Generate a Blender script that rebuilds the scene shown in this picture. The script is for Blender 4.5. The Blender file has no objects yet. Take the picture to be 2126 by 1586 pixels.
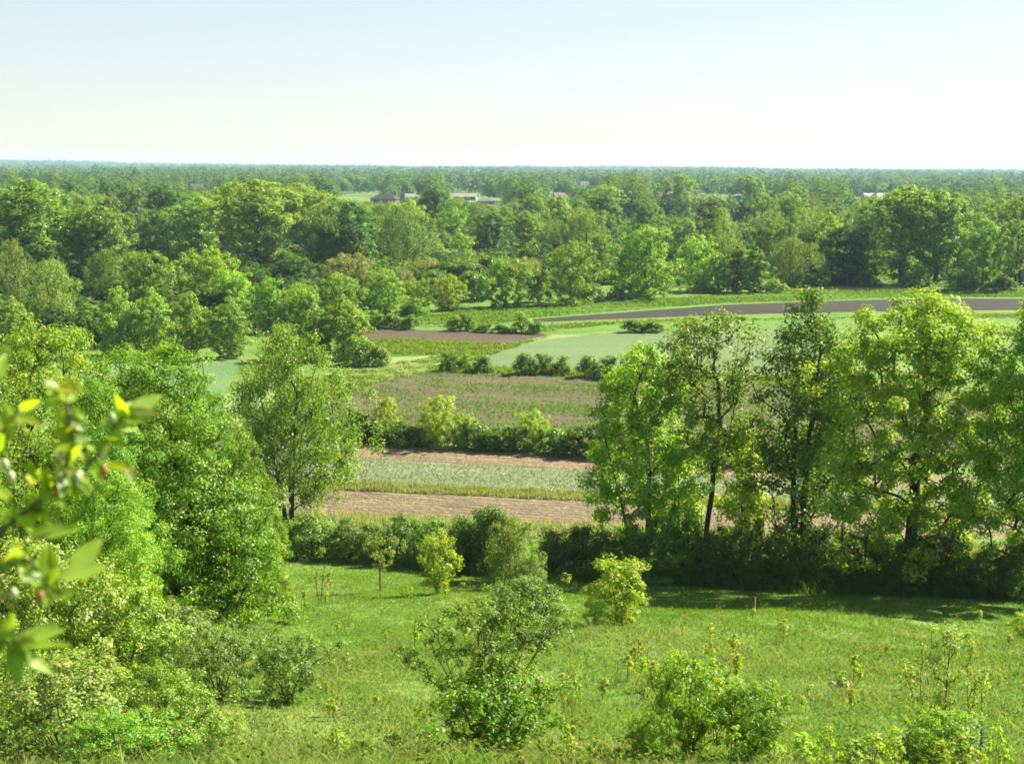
import bpy, math, random
import numpy as np
from mathutils import Matrix, Vector

# ------------------------------------------------------------------ camera, sky, sun, exposure
SC = bpy.context.scene
COL = SC.collection
FPX = 2920.0                       # focal length in pixels of the 2126 x 1586 photograph
PITCH = math.atan((793 - 349) / FPX)
ROLL = math.radians(0.43)
F_ = np.array([0, math.cos(PITCH), -math.sin(PITCH)])
U0 = np.array([0, math.sin(PITCH), math.cos(PITCH)])
R0 = np.array([1.0, 0, 0])
R_ = math.cos(ROLL) * R0 + math.sin(ROLL) * U0
U_ = math.cos(ROLL) * U0 - math.sin(ROLL) * R0
cam_d = bpy.data.cameras.new("Camera")
cam = bpy.data.objects.new("Camera", cam_d)
COL.objects.link(cam)
M = Matrix.Identity(4)
for i in range(3):
    M[i][0], M[i][1], M[i][2] = R_[i], U_[i], -F_[i]
cam.matrix_world = M
cam_d.sensor_fit = 'HORIZONTAL'
cam_d.sensor_width = 36
cam_d.lens = 36 * FPX / 2126
cam_d.clip_start = 0.05
cam_d.clip_end = 40000
cam_d.dof.use_dof = True
cam_d.dof.focus_distance = 60
cam_d.dof.aperture_fstop = 10.5
SC.camera = cam

SUN_EL = math.radians(40)
SUN_AZ = math.radians(56)          # clockwise from the view direction (+Y)
w = bpy.data.worlds.new("World")
SC.world = w
w.use_nodes = True
nt = w.node_tree
sky = nt.nodes.new('ShaderNodeTexSky')
sky.sky_type = 'NISHITA'
sky.sun_disc = False
sky.sun_elevation = SUN_EL
sky.sun_rotation = SUN_AZ
sky.altitude = 250
sky.air_density = 1.0
sky.dust_density = 0.3
sky.ozone_density = 1.5
bg = nt.nodes['Background']
bg.inputs['Strength'].default_value = 0.094
soft = nt.nodes.new('ShaderNodeHueSaturation')      # milky summer sky: less blue, gentler fade to the horizon
soft.inputs['Saturation'].default_value = 1.0
gam = nt.nodes.new('ShaderNodeGamma')
gam.inputs['Gamma'].default_value = .5
nt.links.new(sky.outputs[0], soft.inputs['Color'])
nt.links.new(soft.outputs[0], gam.inputs['Color'])
nt.links.new(gam.outputs[0], bg.inputs['Color'])

sun_d = bpy.data.lights.new("sun", 'SUN')
sun_d.energy = 5.0
sun_d.angle = math.radians(0.5)
sun_d.color = (1.0, 0.94, 0.80)
sun = bpy.data.objects.new("sun", sun_d)
COL.objects.link(sun)
sdir = Vector((math.sin(SUN_AZ) * math.cos(SUN_EL), math.cos(SUN_AZ) * math.cos(SUN_EL), math.sin(SUN_EL)))
sun.rotation_euler = sdir.to_track_quat('Z', 'Y').to_euler()
sun.location = (60, 40, 60)

SC.view_settings.view_transform = 'Standard'
SC.view_settings.look = 'None'
SC.view_settings.gamma = 1
SC.view_settings.exposure = 1.95
SC.render.engine = 'CYCLES'
cy = SC.cycles
cy.max_bounces = 8
cy.diffuse_bounces = 4
cy.glossy_bounces = 1
cy.transmission_bounces = 5
cy.transparent_max_bounces = 4
cy.volume_bounces = 0
cy.caustics_reflective = False
cy.caustics_refractive = False
cy.sample_clamp_indirect = 4
cy.use_denoising = True
cy.denoiser = 'OPENIMAGEDENOISE'
cy.denoising_input_passes = 'RGB_ALBEDO_NORMAL'
cy.denoising_prefilter = 'ACCURATE'
cy.use_adaptive_sampling = True
cy.adaptive_threshold = 0.015
cy.filter_width = 1.7


# ------------------------------------------------------------------ ground shape and pixel helpers
PY = np.array([-120, -40, -6, 0, 6, 14, 22, 34, 45, 55, 65, 72, 78, 90, 1100, 2000, 3200, 4400, 5600, 7000, 9500.])
PZ = np.array([-1.0, -1.2, -1.5, -1.75, -3.5, -6.6, -9.3, -12.35, -14.95, -17.2, -19.35, -20.35, -20.5, -20.5, -20.5, -18.0, -14.5, -11.0, -8.0, -6, -6.])


def G(x, y):
    x = np.asarray(x, float); y = np.asarray(y, float)
    z = np.interp(y, PY, PZ)
    hill = np.clip((70 - y) / 25, 0, 1) * np.clip((y - 6) / 10, 0, 1)
    z = z + hill * (0.22 * np.sin(x * .21 + y * .13 + 1) + 0.16 * np.sin(x * .37 - y * .31) + 0.05 * np.sin(x * 1.3 + y * .9))
    far = np.clip((y - 1500) / 2500, 0, 1)
    z = z + far * (2.4 * np.sin(x * .0021 + .6) + 1.6 * np.sin(x * .0053 + y * .0011) + 1.2 * np.sin(x * .011 + 2))
    z = z + np.clip((y - 4300) / 1500, 0, 1) * 11 * np.exp(-((x / y + .36) / .17) ** 2)
    z = z + np.clip((y - 4300) / 1500, 0, 1) * 7 * np.exp(-((x / y - .36) / .1) ** 2)
    return z


def ray(px, py):
    d = F_ + R_ * (px - 1063) / FPX + U_ * (793 - py) / FPX
    return d / d[1]


def at(px, py):
    """ground point seen at a place in the photograph"""
    d = ray(px, py)
    t = np.concatenate([np.linspace(3, 90, 1500), np.linspace(90.2, 9000, 4000)])
    h = t * d[2] - G(t * d[0], t)
    k = np.argmax(h < 0)
    if h[k] >= 0:
        return np.array([t[-1] * d[0], t[-1], G(t[-1] * d[0], t[-1])])
    a = t[k - 1] + (t[k] - t[k - 1]) * h[k - 1] / (h[k - 1] - h[k])
    return np.array([a * d[0], a, float(G(a * d[0], a))])


def proj(p):
    p = np.asarray(p, float)
    f = p @ F_
    return 1063 + FPX * (p @ R_) / f, 793 - FPX * (p @ U_) / f


def place(px, by, ty, wpx=None, D=None):
    """(ground point, height, width) of a plant whose base, top and width lie there in the photograph"""
    if D is None:
        b = at(px, by)
    else:
        d = ray(px, 900)
        b = np.array([D * d[0], D, 0.0]); b[2] = float(G(b[0], b[1]))
    top = ray(px, ty) * b[1]
    return b, top[2] - b[2], (wpx or 0) / FPX * b[1]


# ------------------------------------------------------------------ materials
def new_mat(name):
    m = bpy.data.materials.new(name); m.use_nodes = True
    t = m.node_tree; t.nodes.clear()
    return m, t, t.nodes.new('ShaderNodeOutputMaterial')


def N(t, kind, **kw):
    n = t.nodes.new(kind)
    for k, v in kw.items():
        if k.startswith('_'):
            setattr(n, k[1:], v)
        else:
            n.inputs[k.replace('__', ' ')].default_value = v
    return n


def noise(t, scale, detail=4, rough=.6, stretch=None, dist=0.0):
    tc = t.nodes.new('ShaderNodeTexCoord')
    mp = t.nodes.new('ShaderNodeMapping')
    mp.vector_type = 'TEXTURE'
    if stretch is not None:
        mp.inputs['Scale'].default_value = [1 / q_ for q_ in stretch[:3]]
        mp.inputs['Rotation'].default_value = (0, 0, stretch[3] if len(stretch) > 3 else 0)
    t.links.new(tc.outputs['Object'], mp.inputs['Vector'])
    n = N(t, 'ShaderNodeTexNoise', Scale=scale, Detail=detail, Roughness=rough, Distortion=dist)
    t.links.new(mp.outputs[0], n.inputs['Vector'])
    return n.outputs['Fac']


def ramp(t, fac, stops):
    r = t.nodes.new('ShaderNodeValToRGB')
    e = r.color_ramp.elements
    while len(e) < len(stops):
        e.new(.5)
    for i, (p, c) in enumerate(stops):
        e[i].position = p; e[i].color = (*c, 1)
    t.links.new(fac, r.inputs[0])
    return r.outputs[0]


def mixc(t, a, b, fac, mode='MIX'):
    m = t.nodes.new('ShaderNodeMix'); m.data_type = 'RGBA'; m.blend_type = mode
    for s, i in ((a, 6), (b, 7)):
        if isinstance(s, tuple):
            m.inputs[i].default_value = (*s, 1)
        else:
            t.links.new(s, m.inputs[i])
    if isinstance(fac, (int, float)):
        m.inputs[0].default_value = fac
    else:
        t.links.new(fac, m.inputs[0])
    return m.outputs[2]


def leaf_material(name, trans=.45, gloss=.02, tboost=(1.35, 1.3, .5), rough=.45):
    """leaf colour comes from the leaf's own colour attribute; light also passes through the blade"""
    m, t, out = new_mat(name)
    at_ = t.nodes.new('ShaderNodeAttribute'); at_.attribute_name = 'tint'
    oi = t.nodes.new('ShaderNodeObjectInfo')
    hsv = t.nodes.new('ShaderNodeHueSaturation')
    mr = N(t, 'ShaderNodeMapRange', To__Min=.487, To__Max=.512); t.links.new(oi.outputs['Random'], mr.inputs[0])
    t.links.new(mr.outputs[0], hsv.inputs['Hue'])
    m2 = N(t, 'ShaderNodeMath', _operation='MULTIPLY'); m2.inputs[1].default_value = 7.31
    t.links.new(oi.outputs['Random'], m2.inputs[0])
    m3 = N(t, 'ShaderNodeMath', _operation='FRACT'); t.links.new(m2.outputs[0], m3.inputs[0])
    mv = N(t, 'ShaderNodeMapRange', To__Min=.8, To__Max=1.18); t.links.new(m3.outputs[0], mv.inputs[0])
    t.links.new(mv.outputs[0], hsv.inputs['Value'])
    t.links.new(at_.outputs['Color'], hsv.inputs['Color'])
    col = hsv.outputs[0]
    d = t.nodes.new('ShaderNodeBsdfDiffuse'); t.links.new(col, d.inputs[0])
    tr = t.nodes.new('ShaderNodeBsdfTranslucent')
    t.links.new(mixc(t, col, tboost, 1.0, 'MULTIPLY'), tr.inputs[0])
    a = t.nodes.new('ShaderNodeMixShader'); a.inputs[0].default_value = trans
    t.links.new(d.outputs[0], a.inputs[1]); t.links.new(tr.outputs[0], a.inputs[2])
    g = t.nodes.new('ShaderNodeBsdfGlossy'); g.inputs['Roughness'].default_value = rough
    b = t.nodes.new('ShaderNodeMixShader'); b.inputs[0].default_value = gloss
    t.links.new(a.outputs[0], b.inputs[1]); t.links.new(g.outputs[0], b.inputs[2])
    t.links.new(b.outputs[0], out.inputs[0])
    return m


def surf_material(name, build, rough=.95, bump=None):
    m, t, out = new_mat(name)
    p = t.nodes.new('ShaderNodeBsdfPrincipled')
    p.inputs['Roughness'].default_value = rough
    p.inputs['Specular IOR Level'].default_value = .12
    c = build(t)
    if isinstance(c, tuple):
        p.inputs['Base Color'].default_value = (*c, 1)
    else:
        t.links.new(c, p.inputs['Base Color'])
    if bump:
        b = N(t, 'ShaderNodeBump', Strength=bump[1], Distance=bump[2])
        t.links.new(noise(t, bump[0], 5, .65), b.inputs['Height'])
        t.links.new(b.outputs[0], p.inputs['Normal'])
    t.links.new(p.outputs[0], out.inputs[0])
    return m


MAT = {}
MAT['leaf'] = leaf_material('leaf')
MAT['glossy_leaf'] = leaf_material('glossy_leaf', .42, .025, rough=.5)
MAT['far_leaf'] = leaf_material('far_leaf', .5, 0, (1.2, 1.2, .6))
MAT['branch_leaf'] = leaf_material('branch_leaf', .6, .03, (1.5, 1.5, .6), .5)
MAT['grass'] = leaf_material('grass_blade', .45, .0)
MAT['bark'] = surf_material('bark', lambda t: ramp(t, noise(t, 3.5, 6, .7, (1, 1, .25)), [(.3, (.022, .018, .014)), (.7, (.085, .07, .055))]), bump=(9, .6, .05))
MAT['pale_bark'] = surf_material('pale_bark', lambda t: ramp(t, noise(t, 5, 6, .7, (1, 1, .25)), [(.3, (.07, .06, .045)), (.7, (.19, .165, .13))]), bump=(9, .6, .05))


def meadow_col(t):
    a = ramp(t, noise(t, .16, 5, .62), [(.32, (.064, .152, .012)), (.5, (.104, .188, .022)), (.68, (.16, .21, .05))])
    b = ramp(t, noise(t, 3.2, 6, .75), [(.35, (.5, .5, .5)), (.65, (1.2, 1.15, 1.1))])
    return mixc(t, a, b, 1.0, 'MULTIPLY')


MAT['ground'] = surf_material('meadow_ground', meadow_col, bump=(5, .5, .25))


def soil(dark, light, chip, scale=1.0, rot=-.25, chips=.62, row=.5, deep=.86):
    def f(t):
        a = ramp(t, noise(t, 1.6 * scale, 6, .72, (.22, 1.6, 1, rot)), [(.35, dark), (.66, light)])
        b = noise(t, 4.5 * scale, 4, .8, (.5, 2.0, 1, rot))
        c = ramp(t, b, [(chips - .04, (0, 0, 0)), (chips + .05, (1, 1, 1))])
        big = ramp(t, noise(t, .05, 3, .5, (.35, 1.4, 1, rot)), [(.35, (.8, .8, .82)), (.65, (1.15, 1.12, 1.1))])
        tc = t.nodes.new('ShaderNodeTexCoord'); mp = t.nodes.new('ShaderNodeMapping'); mp.vector_type = 'TEXTURE'
        mp.inputs['Rotation'].default_value = (0, 0, rot); t.links.new(tc.outputs['Object'], mp.inputs['Vector'])
        wv = N(t, 'ShaderNodeTexWave', _bands_direction='Y', Scale=row, Distortion=1.6, Detail=3)
        wv.inputs['Detail Scale'].default_value = .7
        t.links.new(mp.outputs[0], wv.inputs['Vector'])
        furrow = ramp(t, wv.outputs['Fac'], [(.15, (deep,) * 3), (.8, (1.1, 1.09, 1.07))])
        return mixc(t, mixc(t, mixc(t, a, chip, c), big, 1.0, 'MULTIPLY'), furrow, 1.0, 'MULTIPLY')
    return f


MAT['stubble'] = surf_material('stubble_soil', soil((.092, .066, .036), (.212, .166, .092), (.43, .36, .20), chips=.6), bump=(2.5, .8, .3))
MAT['seed_soil'] = surf_material('seed_soil', soil((.072, .058, .030), (.110, .094, .050), (.18, .155, .08), chips=.7), bump=(2.5, .5, .2))
MAT['brown_soil'] = surf_material('brown_soil', soil((.052, .039, .026), (.088, .066, .043), (.16, .115, .075), chips=.72), bump=(2, .5, .2))
MAT['dark_soil'] = surf_material('dark_soil', soil((.019, .0165, .011), (.036, .031, .020), (.075, .063, .042), chips=.74), bump=(2, .5, .2))
MAT['hay'] = surf_material('hay_strip', lambda t: ramp(t, noise(t, .9, 6, .7, (.12, 1.3, 1, -.25)), [(.3, (.10, .138, .062)), (.5, (.135, .17, .086)), (.64, (.19, .208, .122)), (.75, (.25, .245, .165))]), bump=(3, .6, .3))
MAT['wheat'] = surf_material('green_wheat', lambda t: mixc(t, ramp(t, noise(t, .08, 4, .6, (.3, 1.6, 1, .1)), [(.3, (.084, .132, .046)), (.7, (.118, .162, .064))]), ramp(t, noise(t, 2.2, 5, .75, (.3, 1.2, 1, .1)), [(.3, (.78, .8, .78)), (.7, (1.12, 1.1, 1.08))]), 1.0, 'MULTIPLY'), bump=(3, .5, .3))
MAT['blue_wheat'] = surf_material('blue_green_oats', lambda t: mixc(t, ramp(t, noise(t, .08, 4, .6), [(.3, (.075, .138, .045)), (.7, (.105, .175, .055))]), ramp(t, noise(t, 2.2, 5, .75), [(.3, (.8, .8, .8)), (.7, (1.12, 1.1, 1.08))]), 1.0, 'MULTIPLY'), bump=(3, .5, .3))
MAT['clover'] = surf_material('clover', lambda t: ramp(t, noise(t, .7, 5, .7, (.3, 1.5, 1, .1)), [(.3, (.035, .10, .012)), (.7, (.075, .165, .02))]), bump=(3, .7, .4))
MAT['track'] = surf_material('grass_track', lambda t: ramp(t, noise(t, .35, 6, .7, (.5, 1.6, 1, .6)), [(.3, (.075, .145, .025)), (.5, (.13, .18, .05)), (.7, (.24, .235, .10))]), bump=(3, .5, .2))
MAT['lush'] = surf_material('lush_grass', lambda t: ramp(t, noise(t, .3, 6, .7, (.4, 1.3, 1, .1)), [(.3, (.06, .135, .018)), (.7, (.105, .19, .03))]), bump=(3, .6, .3))
MAT['straw'] = surf_material('dry_grass', lambda t: ramp(t, noise(t, .5, 6, .7), [(.3, (.13, .15, .05)), (.7, (.24, .205, .105))]), bump=(3, .5, .2))
MAT['far_ground'] = MAT['ground']


# ------------------------------------------------------------------ mesh helpers
def fast_mesh(name, verts, quads=None, tris=None, tint=None, smooth=False):
    verts = np.asarray(verts, np.float32)
    me = bpy.data.meshes.new(name)
    nq = 0 if quads is None else len(quads); ntr = 0 if tris is None else len(tris)
    me.vertices.add(len(verts)); me.vertices.foreach_set('co', verts.ravel())
    loops = np.concatenate([np.asarray(a, np.int32).ravel() for a in (quads, tris) if a is not None and len(a)])
    me.loops.add(len(loops)); me.loops.foreach_set('vertex_index', loops)
    starts = np.concatenate([np.arange(nq) * 4, nq * 4 + np.arange(ntr) * 3]).astype(np.int32)
    me.polygons.add(nq + ntr); me.polygons.foreach_set('loop_start', starts)
    try:
        me.polygons.foreach_set('loop_total', np.concatenate([np.full(nq, 4), np.full(ntr, 3)]).astype(np.int32))
    except Exception:
        pass
    if smooth:
        me.polygons.foreach_set('use_smooth', np.ones(nq + ntr, bool))
    me.update(calc_edges=True)
    if tint is not None:
        a = me.attributes.new('tint', 'FLOAT_COLOR', 'POINT')
        c = np.ones((len(verts), 4), np.float32); c[:, :3] = tint
        a.data.foreach_set('color', c.ravel())
    return me


def unit(v):
    return v / np.maximum(np.linalg.norm(v, axis=-1, keepdims=True), 1e-9)


def leaf_mesh_data(rng, pos, nrm, L, W, tint, droop=0.0, axis=None, fold=.12):
    """one four-cornered blade per leaf"""
    n = len(pos)
    a = rng.normal(size=(n, 3)) if axis is None else axis + rng.normal(size=(n, 3)) * .25
    a[:, 2] -= droop * 2
    a = unit(a - nrm * np.sum(a * nrm, 1, keepdims=True) * (1 - min(droop, .8)))
    s = unit(np.cross(a, nrm))
    l = (L * rng.uniform(.7, 1.3, n))[:, None]; w_ = (W * rng.uniform(.75, 1.25, n))[:, None] / 2
    b = pos - a * l * .5
    v = np.empty((n, 4, 3))
    v[:, 0] = b
    v[:, 1] = b + a * l * .48 + s * w_ + nrm * w_ * fold * 2
    v[:, 2] = b + a * l
    v[:, 3] = b + a * l * .48 - s * w_ + nrm * w_ * fold * 2
    q = np.arange(n * 4).reshape(n, 4)
    return v.reshape(-1, 3), q, np.repeat(tint, 4, axis=0)


def tubes(p0, p1, r0, r1, k=6):
    p0 = np.asarray(p0, float); p1 = np.asarray(p1, float)
    d = unit(p1 - p0)
    ref = np.where(np.abs(d[:, 2:3]) > .9, np.array([[1., 0, 0]]), np.array([[0, 0, 1.]]))
    u = unit(np.cross(d, ref)); v = np.cross(d, u)
    ang = np.arange(k) * 2 * math.pi / k
    ring = u[:, None, :] * np.cos(ang)[None, :, None] + v[:, None, :] * np.sin(ang)[None, :, None]
    V = np.concatenate([p0[:, None] + ring * np.asarray(r0)[:, None, None], p1[:, None] + ring * np.asarray(r1)[:, None, None]], 1)
    e = len(p0)
    i = np.arange(k); j = (i + 1) % k
    f = np.stack([i, j, j + k, i + k], 1)
    Q = (f[None] + (np.arange(e) * 2 * k)[:, None, None]).reshape(-1, 4)
    return V.reshape(-1, 3), Q


# ------------------------------------------------------------------ trees
PAL = {
    'maple':  ((.066, .150, .010), (.100, .186, .012), (.128, .200, .014)),
    'boxelder': ((.054, .134, .010), (.083, .168, .012), (.113, .190, .014)),
    'green':  ((.052, .118, .013), (.075, .15, .017), (.102, .172, .021)),
    'willow': ((.060, .122, .022), (.084, .15, .028), (.112, .175, .036)),
    'silver': ((0.112, 0.156, 0.0440), (0.147, 0.192, 0.0560), (0.177, 0.216, 0.0640)),
    'cotton': ((0.068, 0.138, 0.0192), (0.104, 0.180, 0.0280), (0.136, 0.204, 0.0320)),
    'dark':   ((0.026, 0.070, 0.0112), (0.040, 0.094, 0.0144), (0.059, 0.120, 0.0208)),
    'poplar': ((0.085, 0.174, 0.0256), (0.112, 0.204, 0.0320), (0.142, 0.228, 0.0360)),
    'spruce': ((0.024, 0.060, 0.0160), (0.035, 0.078, 0.0216), (0.047, 0.090, 0.0240)),
    'locust': ((.058, .146, .010), (.084, .182, .012), (.11, .20, .014)),
    'elm':    ((.050, .108, .014), (.075, .14, .018), (.11, .17, .026)),
    'ash':    ((0.041, 0.096, 0.0096), (0.059, 0.126, 0.0128), (0.088, 0.156, 0.0160)),
    'shrub':  ((0.040, 0.094, 0.0104), (0.061, 0.126, 0.0144), (0.100, 0.168, 0.0224)),
    'olive':  ((.036, .080, .014), (.058, .11, .02), (.10, .155, .03)),
    'pale':   ((.068, .135, .022), (.10, .17, .03), (.15, .20, .05)),
    'lime':   ((.098, .180, .012), (.122, .205, .014), (.15, .21, .018)),
    'weed':   ((0.130, 0.204, 0.0120), (0.201, 0.252, 0.0144), (0.295, 0.276, 0.0240)),
}

GAIN = {'maple': 1.75, 'boxelder': 1.65, 'lime': 1.85, 'locust': 1.5, 'elm': 1.7, 'ash': 1.4, 'poplar': 1.45, 'shrub': 1.6, 'dark': 1.6, 'willow': 1.5, 'green': 1.5, 'cotton': 1.6, 'silver': 1.3, 'olive': 2.0, 'pale': 1.55}
for k_ in PAL:
    PAL[k_] = tuple((min(.36, c_[0] * 1.30 * GAIN.get(k_, 1.35)), min(.43, c_[1] * 1.14 * GAIN.get(k_, 1.35)), c_[2] * GAIN.get(k_, 1.35)) for c_ in PAL[k_])

SHAPES = {
    'round':  lambda t: math.sqrt(max(0, 1 - (2 * t - 1) ** 2)) ** .8,
    'dome':   lambda t: (1 - t ** 4.0) ** .5 * (.72 + .28 * min(1, t * 3)),
    'vase':   lambda t: (.30 + .95 * t) * (1 - t ** 6) ** .6,
    'egg':    lambda t: math.sin(math.pi * min(1, (t * .93 + .05)) ** .75) ** .8,
    'column': lambda t: (1 - t ** 3) ** .5 * min(1, .6 + t * 3),
    'cone':   lambda t: (1 - t) ** .85 + .04,
    'bush':   lambda t: math.sqrt(max(0, 1 - t ** 2)) * (.85 + .15 * t),
    'skirt':  lambda t: (1 - t ** 1.7) ** .62,
    'fan':    lambda t: (.18 + 1.0 * t ** .8) * (1 - t ** 5) ** .5,
}


def grow(seed, H, R, base, shape, n_cl, rc, per, L, W, pal, stems=1, r0=.16, fill=.55, lobes=.22, droop=0.0, rnd=.42,
         up=.6, k=6, squash=.75, lean=(0, 0), twig=.012, tipmix=.35, spread=.25, stray=0, ttop=None, tsk=.78):
    """Returns (trunk mesh data, crown mesh data): limbs reach for leaf clumps spread through an uneven crown."""
    rng = np.random.default_rng(seed)
    sh = SHAPES[shape]
    ph = rng.uniform(0, 6.28, 6)

    def env(t, th):
        m = 1 + lobes * (math.sin(2 * th + ph[0] + 2.2 * t) * .5 + math.sin(3 * th + ph[1] - 4 * t) * .45 + math.sin(5 * th + ph[2] + 6 * t) * .35)
        return R * sh(t) * m
    hb = base * H
    cl = []
    tries = 0
    mind = rc * .95
    while len(cl) < n_cl and tries < n_cl * 40:
        tries += 1
        t = rng.uniform(0, 1) ** tsk; th = rng.uniform(0, 2 * math.pi)
        rr = env(t, th)
        q = rng.uniform(0, 1) ** fill
        if rng.uniform() > (rr / R) ** .9 + .12:
            continue
        p = np.array([math.cos(th) * rr * q, math.sin(th) * rr * q, hb + (H - hb - rc * .4) * t])
        if cl and np.min(np.linalg.norm(np.array(cl) - p, axis=1)) < mind:
            mind *= .998
            continue
        cl.append(p)
    for s in range(stray):
        th = rng.uniform(0, 6.28); t = rng.uniform(.3, .95)
        rr = env(t, th) * rng.uniform(1.05, 1.3)
        cl.append(np.array([math.cos(th) * rr, math.sin(th) * rr, hb + (H - hb) * t]))
    cl = np.array(cl); cl[:, 2] = np.maximum(cl[:, 2], rc * .45)
    # skeleton
    P, par = [], []
    for s in range(stems):
        th = s * 2 * math.pi / stems + rng.uniform(0, 1)
        off = np.array([math.cos(th), math.sin(th), 0]) * (R * .06 * (stems > 1))
        out = np.array([math.cos(th), math.sin(th), 0]) * R * spread * (stems > 1)
        nseg = 9
        topz = hb + (H - hb) * (ttop if ttop is not None else .72 if shape not in ('cone', 'column') else .92)
        x = np.array([lean[0], lean[1], 0])
        jit = rng.normal(size=2) * .03 * H * .5
        for i in range(nseg + 1):
            u = i / nseg
            p = off + out * u ** 1.2 + x * u + np.array([jit[0] * math.sin(u * 3), jit[1] * math.sin(u * 4), topz * u - (.3 if i == 0 else 0)])
            par.append(len(P) - 1 if i else -1); P.append(p)
    order = np.argsort(np.linalg.norm(cl[:, :2], axis=1) + np.abs(cl[:, 2] - hb) * .15)
    ends = []
    for ci in order:
        c = cl[ci]
        A = np.array(P)
        d = np.linalg.norm(A - c, axis=1)
        cost = d + 1.3 * np.maximum(0, A[:, 2] - c[2] + .35 * d) + (A[:, 2] < hb * .55) * 100 * (base > .15)
        j = int(np.argmin(cost)); p = A[j]; dd = d[j]
        mid = p + (c - p) * .5 + np.array([0, 0, .13 * dd - droop * .1 * dd]) + rng.normal(size=3) * .07 * dd
        prev = j
        steps = 2 if dd < rc * 1.5 else 3
        for u in np.linspace(0, 1, steps + 1)[1:]:
            q = (1 - u) ** 2 * p + 2 * u * (1 - u) * mid + u * u * c
            par.append(prev); P.append(q); prev = len(P) - 1
        ends.append(prev)
    P = np.array(P); par = np.array(par)
    wgt = np.zeros(len(P)); wgt[ends] += 1
    for i in range(len(P) - 1, -1, -1):
        if par[i] >= 0:
            wgt[par[i]] += wgt[i]
    wt = max(wgt.max(), 1)
    rad = np.maximum(r0 * (wgt / wt) ** .5, twig)
    roots = par < 0
    e = np.where(~roots)[0]
    rp = np.minimum(rad[par[e]], rad[e] * 1.35)
    flare = np.where(P[par[e]][:, 2] < .02, 1.35, 1.0)
    tv, tq = tubes(P[par[e]], P[e], rp * flare, rad[e], k)
    # leaves
    pal = PAL[pal]
    nper = np.maximum(4, (per * rng.uniform(.55, 1.45, len(cl)))).astype(int)
    idx = np.repeat(np.arange(len(cl)), nper)
    n = len(idx)
    dirs = unit(rng.normal(size=(n, 3)))
    rr = rng.uniform(0, 1, n) ** .45
    cr = rc * rng.uniform(.7, 1.25, len(cl))
    offs = dirs * (rr * cr[idx])[:, None]
    offs[:, 2] *= squash
    if droop:
        offs[:, 2] -= droop * rng.uniform(0, 1, n) ** 1.5 * cr[idx] * 1.3
    pos = cl[idx] + offs
    cen = np.array([0, 0, hb + (H - hb) * .4])
    glob = unit(pos - cen)
    nrm = unit(dirs * .55 + glob * .35 + np.array([0, 0, up]) + rng.normal(size=(n, 3)) * rnd)
    ck = rng.uniform(0, 1, len(cl))[idx]
    lk = rng.uniform(0, 1, n)
    base_c = np.array(pal[0]) + (np.array(pal[1]) - np.array(pal[0])) * (.55 * ck + .45 * lk)[:, None]
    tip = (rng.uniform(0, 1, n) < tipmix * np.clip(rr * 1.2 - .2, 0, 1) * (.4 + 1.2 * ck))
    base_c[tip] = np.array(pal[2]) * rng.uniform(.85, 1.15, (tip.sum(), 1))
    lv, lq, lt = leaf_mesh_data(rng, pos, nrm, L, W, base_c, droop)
    keep = lv.reshape(-1, 4, 3)[:, :, 2].min(1) > .02
    if not keep.all():
        lv = lv.reshape(-1, 4, 3)[keep].reshape(-1, 3); lt = lt.reshape(-1, 4, 3)[keep].reshape(-1, 3)
        lq = np.arange(len(lv)).reshape(-1, 4)
    return (tv, tq), (lv, lq, lt)


class Proto:
    """mesh data of one kind of plant, shared by its copies"""

    def __init__(self, key, H, R, wood='trunk', leaf='crown', bark='bark', leafmat='leaf', **kw):
        self.H, self.R = H, R
        (tv, tq), (lv, lq, lt) = grow(H=H, R=R, **kw)
        self.wood = fast_mesh(key + '_' + wood, tv, tq, smooth=True); self.wood.materials.append(MAT[bark])
        self.leaf = fast_mesh(key + '_' + leaf, lv, lq, tint=lt); self.leaf.materials.append(MAT[leafmat])
        self.wn, self.ln = wood, leaf
        self.zmax = float(np.percentile(lv[:, 2], 99.6))
        self.rmax = float(np.percentile(np.linalg.norm(lv[:, :2], axis=1), 95))


THINGS = []


def tag(o, label, cat, group=None):
    o['label'] = label; o['category'] = cat
    if group:
        o['group'] = group


def plant(pr, loc, H, Wd, name, label, cat, group=None, rot=None, rng=random.Random(5)):
    e = bpy.data.objects.new(name, None); COL.objects.link(e)
    e.empty_display_size = .3
    e.location = [float(a) for a in loc]
    e.rotation_euler = (0, 0, rng.uniform(0, 6.28) if rot is None else rot)
    sx = (Wd / 2) / pr.rmax; sz = H / pr.zmax
    e.scale = (sx, sx, sz)
    tag(e, label, cat, group)
    for nm, me in ((pr.wn, pr.wood), (pr.ln, pr.leaf)):
        c = bpy.data.objects.new(nm, me); COL.objects.link(c); c.parent = e
    THINGS.append(e)
    return e


def mesh_obj(name, me, mat=None, kind=None, parent=None):
    o = bpy.data.objects.new(name, me); COL.objects.link(o)
    if mat:
        me.materials.append(mat)
    if kind:
        o['kind'] = kind
    if parent:
        o.parent = parent
    return o


# ------------------------------------------------------------------ terrain
def axis(lims):
    out = []
    for a, b, s in lims:
        out += list(np.arange(a, b, s))
    return np.array(sorted(set(np.round(out, 3))))


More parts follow.
